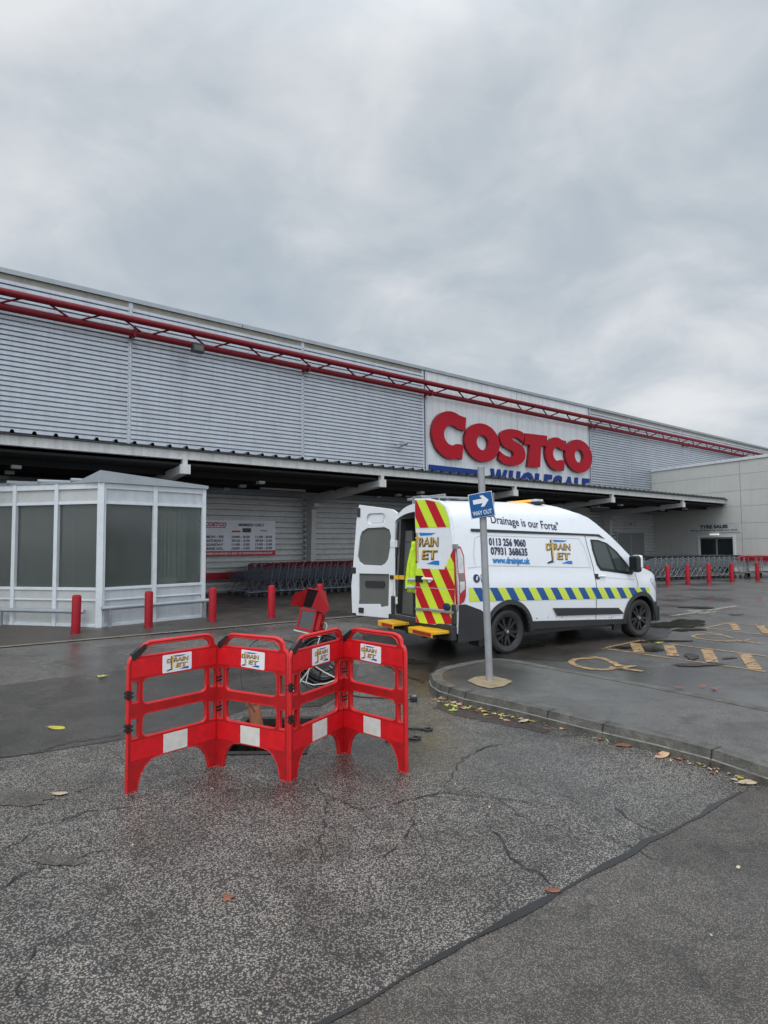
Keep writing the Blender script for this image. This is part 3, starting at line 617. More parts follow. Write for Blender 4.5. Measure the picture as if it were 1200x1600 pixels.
# ------------------------------------------------------------------ canopy
cn = thing('entrance_canopy', 'long white edged canopy with dark underside along the warehouse front', 'canopy', W(16, 15), ROT)
c0, c1 = -14 - 16, 38.0 - 16
b = MB(); b.box(c0, c1, 0, .16, 3.87, 4.09); b.build('fascia', A['canopy_white'], cn)
b = MB(); prof = []
x = c0; k = 0
v = []; f = []
while x < c1:
    for dx, dz in ((0, 0), (.30, 0), (.325, .075), (.375, .075), (.40, 0)):
        v += [(x + dx, -.1, 4.125 + dz), (x + dx, 4.95, 3.98 + dz)]
    x += .42
nn_ = len(v) // 2
f = [(2 * i, 2 * i + 2, 2 * i + 3, 2 * i + 1) for i in range(nn_ - 1)]
b.add(v, f); b.box(c0, c1, -.09, 4.95, 4.095, 4.115); b.build('roof_sheet', A['roofsheet'], cn)
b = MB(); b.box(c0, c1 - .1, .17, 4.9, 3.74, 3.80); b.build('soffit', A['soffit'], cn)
b = MB()
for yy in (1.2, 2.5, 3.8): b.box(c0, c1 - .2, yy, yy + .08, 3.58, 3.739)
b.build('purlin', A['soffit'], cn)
arms = [-7.4, -1.0, 5.25, 11.6, 18.1, 24.9, 31.6]
for s in arms:
    x = s - 16; b = MB()
    b.prism([(.04, 3.52), (4.6, 3.18), (4.6, 3.46), (3.9, 3.56), (.04, 3.72)], x - .11, x + .11, 'yz'); b.prism([(4.0, 3.10), (4.6, 2.75), (4.6, 3.30), (4.0, 3.30)], x - .108, x + .108, 'yz'); b.build('bracket_arm', A['steel_white'], cn)
    b = MB(); b.box(x - .13, x + .13, -.02, .04, 3.50, 3.74); b.build('end_plate', A['canopy_white'], cn)
    b = MB(); b.box(x - .06, x + .06, .0, .15, 3.742, 3.868); b.build('stub', A['canopy_white'], cn)
    b = MB(); b.prism([(4.34, 0), (4.62, 0), (4.62, 3.5), (4.24, 3.4), (4.20, 3.0)], x - .10, x + .10, 'yz'); b.build('column', A['steel_white'], cn)
    for yy in (1.24, 2.54, 3.84):
        b = MB(); b.box(x + 2.6, x + 2.8, yy - .1, yy + .1, 3.50, 3.579); b.build('cleat', A['steel_white'], cn)
for s in (9.65, 15.9, 22.2, 28.6):
    b = MB(); b.box(s - 16 - .85, s - 16 + .85, 2.96, 3.04, 3.52, 3.579); b.build('light_fitting', A['lamp_tube'], cn)

# ------------------------------------------------------------------ annexe (tyre sales)
an = thing('annexe_building', 'pale panelled tyre sales annexe projecting at the right end of the warehouse', 'building', TC, TROT)
# local x along the wall towards the viewer, local y: +y is to the right of the wall (into the annexe)
HA = 6.42
b = MB(); b.box(0, 3.32, .05, 14, 0, HA - .25); b.box(5.48, 22, .05, 14, 0, HA - .25); b.box(3.32, 5.48, .05, 14, 1.96, HA - .25); b.box(3.3, 5.5, .9, 1, 0, 1.96); b.build('wall_core', A['annex'], an)
zj = [0, .9, 1.83, 2.71, 3.67, 4.56, 5.49, HA - .16]
for i in range(len(zj) - 1):
    b = MB()
    for a, c in ((0, 5.95), (5.98, 11.9), (11.93, 17.9), (17.93, 22)):
        if a == 0 and i < 2:
            top = min(zj[i + 1] - .007, 1.96)
            b.box(a, 3.30, 0, .06, zj[i] + .007, zj[i + 1] - .007); b.box(5.5, c, 0, .06, zj[i] + .007, zj[i + 1] - .007)
            continue
        z0_ = zj[i] + .007
        if a == 0 and i == 2: b.box(3.30, 5.5, 0, .06, 1.98, z0_ - .0)
        b.box(a, c, 0, .06, z0_, zj[i + 1] - .007)
    b.build('wall_panel', A['annex'], an)
b = MB(); b.box(-.02, 22.05, -.06, .5, HA - .16, HA); b.build('parapet_capping', A['signwhite'], an)
b = MB(); b.box(-.06, .0, -.02, .05, 0, HA - .17); b.build('corner_trim', A['signwhite'], an)
dr = MB(); dr.box(3.24, 3.36, -.05, .12, 0, 2.05); dr.box(5.44, 5.56, -.05, .12, 0, 2.05); dr.box(3.36, 5.44, -.05, .12, 1.93, 2.05); dr = dr.build('door_frame', A['upvc'], an)
for a, c in ((3.37, 4.36), (4.44, 5.43)):
    b = MB(); b.box(a, c, .05, .07, .05, 1.9); gdoor = b.build('glass_door', A['dglass'], an)
b = MB(); b.box(4.36, 4.44, .03, .09, .02, 1.93); b.build('door_stile', A['galv'], an)
b = MB(); b.box(4.1, 4.6, -.14, -.01, 2.06, 2.15); b.build('bulkhead_lamp', mat('lit_lamp', (.8, .8, .75), .4, emit=(1, .97, .88), estr=.45), an)
ts = thing('wall_sign', 'white TYRE SALES sign above the dark glass doors of the annexe', 'sign', TC, TROT)
b = MB(); b.box(2.62, 5.9, -.03, -.003, 2.22, 2.68); b.build('board', mat('tyre_board', (.50, .51, .51), .5), ts)
vs, fs = text2d('TYRE SALES', .19, 1.75, .06); b = MB(); b.add([(x + 3.42, -.034, y + 2.465) for x, y, z in vs], fs); b.build('lettering', A['ink'], ts)
vs, fs = text2d('fitting and balancing while you shop', .10, 2.95, .025); b = MB(); b.add([(x + 2.78, -.034, y + 2.31) for x, y, z in vs], fs); b.build('small_lettering', A['ink'], ts)
pr = thing('wall_rail', 'red protective rail on the pale annexe wall behind the far trolleys', 'rail', TC, TROT)
b = MB(); b.box(5.6, 14, -.22, -.08, .62, .86); b.build('beam', A['bollard'], pr)
b = MB(); b.box(6.2, 6.3, -.08, -.003, 0, .8); b.box(9, 9.1, -.08, -.003, 0, .8); b.build('bracket', A['galv'], pr)

# ------------------------------------------------------------------ glazed booth
bc, br = G(155, 981), G(318, 965); bd = (br - bc).normalized(); BR_ = math.atan2(bd.y, bd.x); LB = (br - bc).length
bl = G(20, 977); bd2 = (bl - bc).normalized(); BR2 = math.atan2(bd2.y, bd2.x)
bt = thing('glazed_booth', 'white framed glazed entrance booth with dark windows under the canopy', 'booth', bc, BR_)
LH = 3.00
sub = Matrix.Rotation(BR2 - BR_ + math.pi, 4, 'Z')     # left face: local +x runs back to the corner
def panel_face(T, x0, x1, posts, m_sign, first):
    """frame along x0..x1 in the face's own frame, outside at -y"""
    fr = MB(); inf = MB(); gl = []
    fr.box(x0, x1, -.02, .10, 2.88, LH, T=T); fr.box(x0, x1, -.015, .09, 2.56, 2.62, T=T); fr.box(x0, x1, -.015, .09, .76, .82, T=T); fr.box(x0, x1, -.015, .09, 0, .07, T=T); fr.box(x0, x1, -.01, .08, .545, .575, T=T)
    for p in posts: fr.box(p - .045, p + .045, -.035, .10, 0, LH, T=T)
    inf = []
    for (za, zb2) in ((2.62, 2.88), (.07, .545), (.575, .76)):
        q = MB(); q.box(x0, x1, .02 if za != .575 else .01, .05, za, zb2, T=T); inf.append(q)
    for a, c in zip(posts, posts[1:]):
        g = MB(); g.box(a + .05, c - .05, .04, .055, .82, 2.56, T=T); gl.append(g)
    return fr, inf, gl
I4 = Matrix.Identity(4)
fr, inf, gl = panel_face(I4, 0.04, LB, [.04, 1.13, LB - .02], 1, True)
fr.build('front_frame', A['upvc'], bt, bevel=.004); 
for q in inf: q.build('infill_panel', A['upvc2'], bt)
for gi, g in enumerate(gl): g.build('window_pane', A['glass' if gi == 0 else 'glass_clear'], bt)
fr, inf, gl = panel_face(sub, -4.4, -.02, [-4.36, -3.28, -2.16, -1.09, -.03], 1, True)
fr.build('side_frame', A['upvc'], bt, bevel=.004); 
sidem = mat('side_infill', (.44, .455, .45), .4, dirt=.3, dirtc=(.3, .29, .27))
for q in inf: q.build('infill_panel', sidem, bt)
for g in gl: g.build('window_pane', A['glass'], bt)
b = MB(); b.box(-.06, .06, -.07, .06, 0, LH + .01, T=Matrix.Rotation(.5 * (BR2 - BR_ + math.pi), 4, 'Z')); b.build('corner_post', A['upvc'], bt, bevel=.006)
# roof: flat sheet with a tapering flashing on the right face
p3 = sub @ Vector((-4.4, 0, 0)); 
poly = [(-.02, -.06), (LB + .04, -.06), (LB + .04, 3.0), (-2.2, 5.0), (p3.x - .2, p3.y + 2.0), (p3.x, p3.y - .03)]
b = MB(); b.prism(poly, LH, LH + .04, 'xy'); b.build('roof', A['cap'], bt)
b = MB(); b.add([(-.06, -.09, LH), (LB + .05, -.09, LH), (LB + .05, -.09, LH + .07), (-.06, -.09, LH + .25), (-.06, .6, LH + .04), (LB + .05, .6, LH + .04)], [(0, 1, 2, 3), (0, 3, 4)]); 
b.add([(-.06, -.09, LH), (-.06, -.09, LH + .25), tuple(sub @ Vector((-.55, -.03, LH + .05))), tuple(sub @ Vector((-.55, -.03, LH)))], [(0, 1, 2, 3)]); b.build('roof_flashing', A['galv_rail'], bt)
for q in (-.72, -1.55, -2.35, -3.2):
    b = MB(); a_ = sub @ Vector((q, -.05, LH + .07)); c_ = sub @ Vector((q + .75, 1.2, LH + .11)); b.tube([a_, c_], .045, 8); b.build('roof_batten', A['galv_rail'], bt, True)
# interior
b = MB(); b.box(.1, LB - .1, 1.9, 1.95, .0, 2.95); b.box(-1.8, .1, 2.6, 2.65, 0, 2.95); b.box(LB - .12, LB - .07, .15, 1.9, 0, 2.95)
b.add([tuple(sub @ Vector((-4.3, .12, .02))), (.0, .12, .02), (LB - .1, .12, .02), (LB - .1, 1.9, .02), (-2, 2.6, .02)], [(0, 1, 2, 3, 4)]); b.build('inner_wall', A['booth_in'], bt)
b = MB(); rnd = random.Random(3)
for i in range(11):
    x = 1.25 + i * .085; b.box(x, x + .055, .55 + rnd.uniform(-.04, .04), .57 + .03, .85, 2.5)
b.build('vertical_blind', A['blind'], bt)
b = MB(); b.box(1.0, 1.75, .2, .55, .82, .95); b.box(1.1, 1.35, .2, .45, .951, 1.1); b.build('counter', A['blind'], bt)
# side face door leaf frame inside left panes
b = MB(); b.box(-2.05, -1.97, .25, .31, .1, 2.5, T=sub); b.box(-1.02, -.96, .22, .28, .1, 2.5, T=sub); b.box(-3.15, -3.05, .2, .26, .1, 2.5, T=sub); b.build('inner_frame', A['upvc2'], bt)

def guard_rail(label, p, q, z=.36, posts=(.06, .94)):
    d_ = (q - p); Lr = d_.length; g = thing('guard_rail', label, 'rail', p, math.atan2(d_.y, d_.x))
    b = MB(); b.tube([(0, 0, z), (Lr, 0, z)], .045, 12); b.build('tube', A['galv_rail'], g, True)
    for k in posts:
        b = MB(); b.box(Lr * k - .03, Lr * k + .03, -.03, .03, 0, z - .03); b.build('post', A['galv'], g)
ln = Vector((bd.y, -bd.x, 0)); ln2 = Vector((-bd2.y, bd2.x, 0))
guard_rail('grey tubular guard rail low along the right face of the booth', bc + ln * .12 + bd * .0, br + ln * .12 + bd * .05, .40, (.07, .96))
guard_rail('grey tubular guard rail low along the left face of the booth', bc + ln2 * .14 + bd2 * 2.45, bc + ln2 * .14 + bd2 * .25, .34)

# opening hours board
ob = thing('opening_hours_board', 'white opening hours board with red bottom strip on the louvred wall', 'sign', W(7.0, 19.84), ROT)
bx0, bx1, bz0, bz1 = .55, 3.30, 1.30, 2.55
b = MB(); b.box(bx0, bx1, -.03, 0, bz0, bz1); b.build('board', A['board_white'], ob)
b = MB(); b.box(bx0, bx1, -.036, -.031, bz0, bz0 + .18); b.build('red_strip', A['board_red'], ob)
def bt_text(txt, x, z, h, w, m='ink', bold=.03, shear=0, name='lettering', mb=None):
    vs, fs = text2d(txt, h, w, bold, 0, shear); (mb).add([(q[0] + x, -.040, q[1] + z) for q in vs], fs)
b = MB(); bt_text('COSTCO', .62, 2.34, .13, .78, mb=b, bold=.05, shear=.12); b.box(.62, 1.38, -.04, -.037, 2.28, 2.305); b.build('logo', A['board_red'], ob)
b = MB(); bt_text('MEMBERS ONLY', 1.85, 2.35, .10, 1.0, mb=b)
for i, (d_, h1, h2) in enumerate((('MON - FRI', '10:00 - 8:30', '11:00 - 8:30'), ('SATURDAY', '09:30 - 6:30', '09:30 - 6:30'), ('SUNDAY', '11:00 - 5:00', '11:00 - 5:00'), ('BANK HOL.', '10:00 - 6:00', '10:00 - 6:00'))):
    z = 1.93 - i * .135; bt_text(d_, .68, z, .085, .62, mb=b, shear=.1); bt_text(h1, 1.6, z, .085, .68, mb=b); bt_text(h2, 2.5, z, .085, .66, mb=b)
bt_text('Hours', 2.7, 2.17, .06, .26, mb=b); b.build('lettering', A['ink'], ob)
b = MB(); b.box(1.6, 1.93, -.04, -.036, 2.13, 2.19); b.build('card_symbol', A['board_red'], ob)
b = MB(); b.box(2.0, 2.33, -.04, -.036, 2.13, 2.28); b.build('card_symbol', A['ink'], ob)
b = MB(); vs, fs = text2d('OPEN 24 HOURS A DAY AT WWW.COSTCO.CO.UK', .07, 2.5, .03); b.add([(x + .68, -.040, y + bz0 + .055) for x, y, z in vs], fs); b.build('strip_lettering', A['sticker'], ob)
wr = thing('wall_rail', 'red rail along the louvred wall below the opening hours board', 'rail', W(4, 19.7), ROT)
b = MB(); b.box(0, 12, -.1, .06, .50, .74); b.build('beam', A['bollard'], wr)
b = MB(); 
for q in (2.5, 6, 9.5): b.box(q, q + .1, .0601, .2, 0, .74)
b.build('bracket', A['galv'], wr)

# ------------------------------------------------------------------ bollards
def bollard(label, p, h=.75, lean=0):
    o = thing('bollard', label, 'bollard', p, random.uniform(0, 6)); o['group'] = 'red bollards around the shop front'
    o.rotation_euler.x = R(lean)
    b = MB(); b.lathe([(.082, 0), (.082, h - .04), (.072, h - .012), (.045, h)], 20); b.build('post', A['bollard'], o, True)
    b = MB(); b.lathe([(.092, 0), (.092, .02), (.084, .03)], 20); b.build('collar', A['red_steel'], o, True)
bollard('red bollard in front of the left face of the glazed booth', G(118, 991), .75, .8)
bollard('red bollard in front of the right face of the glazed booth', G(232, 981))
bollard('red bollard at the right end of the glazed booth guard rail', G(332, 972))
bollard('red bollard standing alone between the booth and the camera monitor', G(424, 966))
bollard('red bollard directly behind the red camera monitor', G(500, 962))
bollard('red bollard half hidden by the white van door mirror', G(1012, 915), .76)
bollard('red bollard just right of the white van bonnet', G(1044, 914), .76)
bollard('second red bollard right of the van, left of the dark doors', G(1075, 912), .77)
bollard('red bollard in line with the dark glass doors of the annexe', G(1108, 910.5), .77)
bollard('red bollard in front of the right part of the trolley row', G(1144, 908.5), .77)
bollard('rightmost red bollard, beside the pale flatbed trolleys', G(1184, 907), .77)

# ------------------------------------------------------------------ trolleys
def make_trolley(label, handle_m, wirem, group, flap=None):
    t = thing('shopping_trolley', label, 'trolley', (0, 0, 0), 0, group)
    # local: nose at -x, handle at +x ; basket
    b = MB(); wr_ = .0055
    def pt(u, v, side): # u along 0..1 (nose->handle), v height 0..1
        x = -.46 + u * .86 + (1 - v) * .05 * (1 - u); top = .78 + .20 * u; bot = .52 + .02 * u; y = (.20 + .09 * u) * (1 - .10 * (1 - v)) * side; return (x, y, bot + (top - bot) * v)
    for sd_ in (-1, 1):
        for k in range(7): v_ = k / 6; b.tube([pt(0, v_, sd_), pt(1, v_, sd_)], wr_ if k not in (0, 6) else .009, 4, cap=False)
        for k in range(12): u = k / 11; b.tube([pt(u, 0, sd_), pt(u, 1, sd_)], wr_, 4, cap=False)
    for u in (0, 1):
        for k in range(7): v_ = k / 6; b.tube([pt(u, v_, -1), pt(u, v_, 1)], wr_, 4, cap=False)
        for k in range(5):
            y0, y1 = pt(u, 0, 1), pt(u, 1, 1); q = -1 + k / 2; b.tube([(y0[0], y0[1] * q, y0[2]), (y1[0], y1[1] * q, y1[2])], wr_, 4, cap=False)
    for k in range(9): u = k / 8; b.tube([pt(u, 0, -1), pt(u, 0, 1)], wr_, 4, cap=False)
    b.build('basket', wirem, t)
    b = MB()
    for sd_ in (-1, 1):
        b.tube([(.40, .29 * sd_, 1.02), (.36, .285 * sd_, .72), (.30, .27 * sd_, .50), (.42, .27 * sd_, .16)], .013, 6)
        b.tube([(-.44, .17 * sd_, .14), (.46, .28 * sd_, .16)], .013, 6); b.tube([(-.30, .18 * sd_, .16), (-.05, .24 * sd_, .52)], .011, 6)
    b.tube([(-.44, -.17, .14), (-.44, .17, .14)], .013, 6); b.tube([(.2, -.25, .155), (.2, .25, .155)], .013, 6)
    b.build('frame', wirem, t, True)
    b = MB(); b.tube([(.42, -.30, 1.03), (.42, .30, 1.03)], .024, 8); b.build('handle', handle_m, t, True)
    b = MB(); b.box(.30, .312, -.25, .25, .84, 1.01); b.build('child_seat_flap', flap or handle_m, t)
    for x, sd_ in ((-.40, -1), (-.40, 1), (.42, -1), (.42, 1)):
        y = (.16 if x < 0 else .26) * sd_; b = MB(); b.lathe([(.02, -.02), (.06, -.018), (.06, .018), (.02, .02)], 12, 'y', T=Matrix.Translation((x, y, .062))); b.box(x - .012, x + .012, y - .028, y + .028, .09, .145); b.build('castor', A['rubber'], t, True)
    return t
gL = 'nested trolleys against the louvred wall'
pr_ = make_trolley('shopping trolley nested in the row against the louvred wall beside the booth', A['trolley_red'], A['wire_dull'], gL, A['trolley_red'])
first = True; cnt = 0
for row, (sa_, ta_, sb_, tb_, stp) in enumerate(((8.75, 18.0, 16.4, 17.5, .27), (8.6, 18.9, 16.4, 18.5, .27))):
    n = int((sb_ - sa_) / stp)
    for i in range(n):
        o = pr_ if first else copy_tree(pr_); first = False
        s = sa_ + i * stp; t = ta_ + (tb_ - ta_) * i / n + random.uniform(-.02, .02); o.location = W(s, t, .012); o.rotation_euler = (0, 0, ROT + math.atan2(tb_ - ta_, sb_ - sa_) + R(random.uniform(-1.5, 1.5)))
gR = 'nested trolleys in front of the tyre sales annexe'
pr2 = make_trolley('grey shopping trolley nested in the long row in front of the annexe doors', A['trolley_dark'], A['wire'], gR, A['trolley_dark'])
pa, pb = Vector((11.3, 26.0, 0)), Vector((16.2, 27.75, 0)); dd_ = (pb - pa); rr_ = math.atan2(dd_.y, dd_.x); n = 17
for row in (0, 1):
    for i in range(n):
        o = pr2 if (i == 0 and row == 0) else copy_tree(pr2); q = pa.lerp(pb, i / n) + Vector((-dd_.y, dd_.x, 0)).normalized() * row * .95 + Vector((.1 * row, 0, 0)); o.location = q; o.rotation_euler = (0, 0, rr_ + R(random.uniform(-1.5, 1.5)))
def flatbed(label, p, rz):
    t = thing('flatbed_trolley', label, 'trolley', p, rz, 'flatbed trolleys at the end of the trolley row')
    b = MB(); b.box(-.6, .6, -.35, .35, .24, .27); b.build('platform', A['wire'], t)
    b = MB()
    for x in (-.6, .6):
        b.tube([(x, -.33, .25), (x, -.33, .95), (x, .33, .95), (x, .33, .25)], .016, 6)
        b.tube([(x, -.33, .6), (x, .33, .6)], .012, 6)
    b.build('frame', A['wire'], t, True)
    b = MB(); b.tube([(-.6, -.34, .98), (-.6, .34, .98)], .026, 8); b.build('handle', A['bollard'], t, True)
    b = MB(); b.tube([(-.6, -.3, .45), (.6, -.3, .6)], .012, 6); b.tube([(-.6, .3, .45), (.6, .3, .6)], .012, 6); b.build('side_rail', A['wire'], t, True)
    for x in (-.5, .5):
        for y in (-.28, .28): b = MB(); b.lathe([(.02, -.025), (.09, -.022), (.09, .022), (.02, .025)], 14, 'y', T=Matrix.Translation((x, y, .09))); b.box(x - .02, x + .02, y - .03, y + .03, .15, .239); b.build('castor', A['rubber'], t, True)
    return t
for i, lab in enumerate(('pale flatbed trolley nearest the grey trolleys, left of the last bollard', 'middle pale flatbed trolley behind the last red bollard', 'pale flatbed trolley at the right edge beyond the last bollard')):
    q = Vector((16.9 + i * .62, 27.85 + i * .1, 0)); flatbed(lab, q, rr_ + R(90 if False else 4))

# ------------------------------------------------------------------ van
van = thing('panel_van', 'white high roof drainage van parked with its rear doors open and stripes along the side', 'van', v0, VROT)
def vz(x, z): return z - .042 * x
WH = .95                                    # half width, right side skin at y = inset
def interp(tab, t):
    if t <= tab[0][0]: return tab[0][1]
    for (a, va), (c, vc) in zip(tab, tab[1:]):
        if t <= c: k = (t - a) / (c - a); return va + (vc - va) * k
    return tab[-1][1]
def sm(tab, t, h=.06): return (interp(tab, t - h) + 2 * interp(tab, t) + interp(tab, t + h)) / 4
SIDE = [(.25, .035), (.55, .012), (.9, 0), (1.12, .004), (1.2, .03), (1.5, .055), (1.9, .10), (2.2, .19), (2.5, .27)]
PLAN = [(2.7, 0), (3.1, .005), (3.35, .025), (3.55, .06), (3.68, .12), (3.8, .25), (3.9, .45), (3.96, .72)]
TOP = [(-.92, 2.33), (-.7, 2.36), (.3, 2.375), (1.2, 2.375), (1.5, 2.355), (1.8, 2.27), (2.1, 2.10), (2.6, 1.73), (3.0, 1.41), (3.15, 1.29), (3.3, 1.25), (3.55, 1.17), (3.75, 1.06), (3.88, .92), (3.94, .74), (3.97, .5)]
def inset(x, z): return sm(SIDE, z + .042 * x) + sm(PLAN, x, .04)
RW = .335
def zbot(x):
    zb = .36 - .022 * x
    if x > 3.45: zb = .30
    for cx, cz in ((.03, .33), (3.10, .31)):
        rr = .425
        if abs(x - cx) < rr: zb = max(zb, cz + math.sqrt(rr * rr - (x - cx) ** 2))
    return zb
xs_ = [-.92, -.9, -.8, -.7, -.6, -.5, -.42] + [.03 + .425 * math.sin(R(a)) for a in range(-88, 89, 11)] + [.5 + i * .15 for i in range(14)] + [2.64] + [3.10 + .425 * math.sin(R(a)) for a in range(-88, 89, 11)] + [3.55, 3.6, 3.65, 3.7, 3.75, 3.8, 3.84, 3.88, 3.91, 3.94, 3.96]
xs_ = sorted(set(round(x, 4) for x in xs_))
def ring_(x):
    zb = zbot(x); zt = sm(TOP, x, .05); rr = .24 if x < 1.3 else max(.05, .24 - (x - 1.3) * .28); zs = max(zb + .02, zt - rr)
    side = []
    for k in range(19): z = zb + (zs - zb) * k / 18; side.append((x, inset(x, z), z))
    y0 = side[-1][1]; yc = WH
    for k in range(1, 13):
        a = R(90 * k / 12); yy = y0 + (yc - y0) * (1 - math.cos(a)) ** .85 if False else y0 + (yc - y0) * (math.sin(a * .5) / math.sin(R(45))) ** 2
        # superellipse in (y,z)
        u = k / 12; yy = y0 + (yc - y0) * u ** 1.25; zz = zs + (zt - zs) * (1 - (1 - u ** 1.25) ** 3.0) ** (1 / 1.15)
        side.append((x, yy, zz))
    full = side + [(p[0], 2 * WH - p[1], p[2]) for p in reversed(side[:-1])]
    return full
rings = [ring_(x) for x in xs_]; K = len(rings[0])
b = MB(); v = [p for r_ in rings for p in r_]; f = []
for i in range(len(rings) - 1):
    for k in range(K - 1): f.append((i * K + k, (i + 1) * K + k, (i + 1) * K + k + 1, i * K + k + 1))
f.append(tuple((len(rings) - 1) * K + k for k in range(K)))
b.add(v, f); body = b.build('body', A['van'], van, True)
# rear frame: strip between the outer edge and the door opening
rear = rings[0]; b = MB(); op = []
for (x, y, z) in rear:
    yy = min(max(y, .13 + .03 * max(0, z - 1.6)), 2 * WH - .13 - .03 * max(0, z - 1.6)); zz = min(max(z, .50), 2.20 - .25 * abs(y - WH) ** 3); op.append((x - .005, yy, zz))
b.add([(p[0] - .0, p[1], p[2]) for p in rear] + op, [(k, k + 1, K + k + 1, K + k) for k in range(K - 1)]); b.add([rear[0], rear[-1], op[-1], op[0]], [(0, 1, 2, 3)]); b.build('rear_frame', A['van'], van)
b = MB(); sl = [(p[0] - .012, p[1], p[2]) for p in op]; b.tube(sl + [sl[0]], .014, 6); b.build('door_seal', A['black'], van, True)
# cargo space lining
b = MB(); x0, x1, y0, y1, z0, z1 = -.90, 1.3, .135, 1.765, .505, 2.10
b.add([(x0, y0, z0), (x1, y0, z0), (x1, y1, z0), (x0, y1, z0), (x0, y0 + .16, z1), (x1, y0 + .16, z1), (x1, y1 - .16, z1), (x0, y1 - .16, z1)], [(0, 1, 2, 3), (4, 5, 6, 7), (0, 1, 5, 4), (1, 2, 6, 5), (2, 3, 7, 6)]); b.build('cargo_lining', A['cargo'], van)
b = MB()
for z in (.9, 1.3, 1.7): b.box(-.8, .9, 1.42, 1.76, z, z + .02)
b.box(-.8, -.76, 1.42, 1.76, .5, 1.9); b.build('shelving', A['card'], van)
b = MB(); b.box(-.6, .9, .5, .9, 1.62, 1.66); b.box(-.4, .9, .3, .34, .51, 1.9); b.build('partition', A['black'], van)
# under body
b = MB(); b.box(-.88, 3.75, .12, 1.78, .24, .5); b.box(-.5, .5, .3, 1.6, .5, .78); b.box(2.65, 3.55, .3, 1.6, .5, .78); b.build('underbody', A['black'], van)
b = MB()
for cx, cz in ((.03, .33), (3.10, .31)):
    for ys, ye in ((.04, .32), (1.58, 1.86)):
        seg = 14; v = []; 
        for k in range(seg + 1): a = R(-5 + 190 * k / seg); v += [(cx + .43 * math.cos(a), ys, cz + .43 * math.sin(a)), (cx + .43 * math.cos(a), ye, cz + .43 * math.sin(a))]
        b.add(v, [(2 * k, 2 * k + 1, 2 * k + 3, 2 * k + 2) for k in range(seg)]); yi = ye if ys < 1 else ys
        b.add([(cx + .43 * math.cos(R(-5 + 190 * k / seg)), yi, cz + .43 * math.sin(R(-5 + 190 * k / seg))) for k in range(seg + 1)], [tuple(range(seg + 1))])
b.build('wheel_arch_liner', A['black'], van)
def side_poly(mb, pts, off=.006, m=0, step=.09, mir=False):
    """lay a polygon given in (x,z) on the right-hand skin of the van, subdividing by a grid"""
    x0 = min(p[0] for p in pts); x1 = max(p[0] for p in pts); z0 = min(p[1] for p in pts); z1 = max(p[1] for p in pts)
    nx = max(1, int(math.ceil((x1 - x0) / step))); nz_ = max(1, int(math.ceil((z1 - z0) / step)))
    ar = sum(pts[i][0] * pts[(i + 1) % len(pts)][1] - pts[(i + 1) % len(pts)][0] * pts[i][1] for i in range(len(pts)))
    if ar < 0: pts = pts[::-1]
    for i in range(nx):
        a, c = x0 + (x1 - x0) * i / nx, x0 + (x1 - x0) * (i + 1) / nx
        for k in range(nz_):
            e, g = z0 + (z1 - z0) * k / nz_, z0 + (z1 - z0) * (k + 1) / nz_
            cell = [(a, e), (c, e), (c, g), (a, g)]
            p = clip_to(list(pts), cell) 
            if len(p) >= 3: mb.add([(x, inset(x, z) - off, z) for x, z in p], [tuple(range(len(p)))], m)
def side_strip(mb, pts, w, off=.004):
    for (xa, za), (xb, zb_) in zip(pts, pts[1:]):
        d_ = math.hypot(xb - xa, zb_ - za); nx, nz_ = -(zb_ - za) / d_ * w / 2, (xb - xa) / d_ * w / 2
        n = max(1, int(d_ / .08))
        for k in range(n):
            t0, t1 = k / n, (k + 1) / n; q = [(xa + (xb - xa) * t0 + nx, za + (zb_ - za) * t0 + nz_), (xa + (xb - xa) * t1 + nx, za + (zb_ - za) * t1 + nz_), (xa + (xb - xa) * t1 - nx, za + (zb_ - za) * t1 - nz_), (xa + (xb - xa) * t0 - nx, za + (zb_ - za) * t0 - nz_)]
            mb.add([(x, inset(x, z) - off, z) for x, z in q], [(0, 1, 2, 3)])
# livery: checked stripe
bot = lambda x: .835 - .037 * (x + .72); top = lambda x: 1.034 - .0415 * (x + .70)
lime = MB(); blue = MB(); x = -.735; lead = .13; pitch_l = .155
i = 0; x = -.82
while x < 3.42:
    q = [(x, top(x)), (x + .155, top(x + .155)), (x + .155 + lead, bot(x + .155 + lead)), (x + lead, bot(x + lead))]
    region = [(-.735, bot(-.735)), (3.36, bot(3.36)), (3.36, top(3.36)), (-.735, top(-.735))]
    if i == 0: q[0] = (-1.0, top(-1.0)); q[3] = (-1.0, bot(-1.0))
    p = clip_to(q, region)
    # keep clear of the front wheel arch
    if len(p) >= 3: side_poly(lime if i % 2 == 0 else blue, [(a, max(c, .31 + math.sqrt(max(0, .455 ** 2 - (a - 3.10) ** 2)) if abs(a - 3.1) < .455 else c)) for a, c in p], .005)
    x += .155 if i else .155; i += 1
lime.build('lime_stripe', A['lime_side'], van); blue.build('blue_stripe', A['stripe_blue'], van)
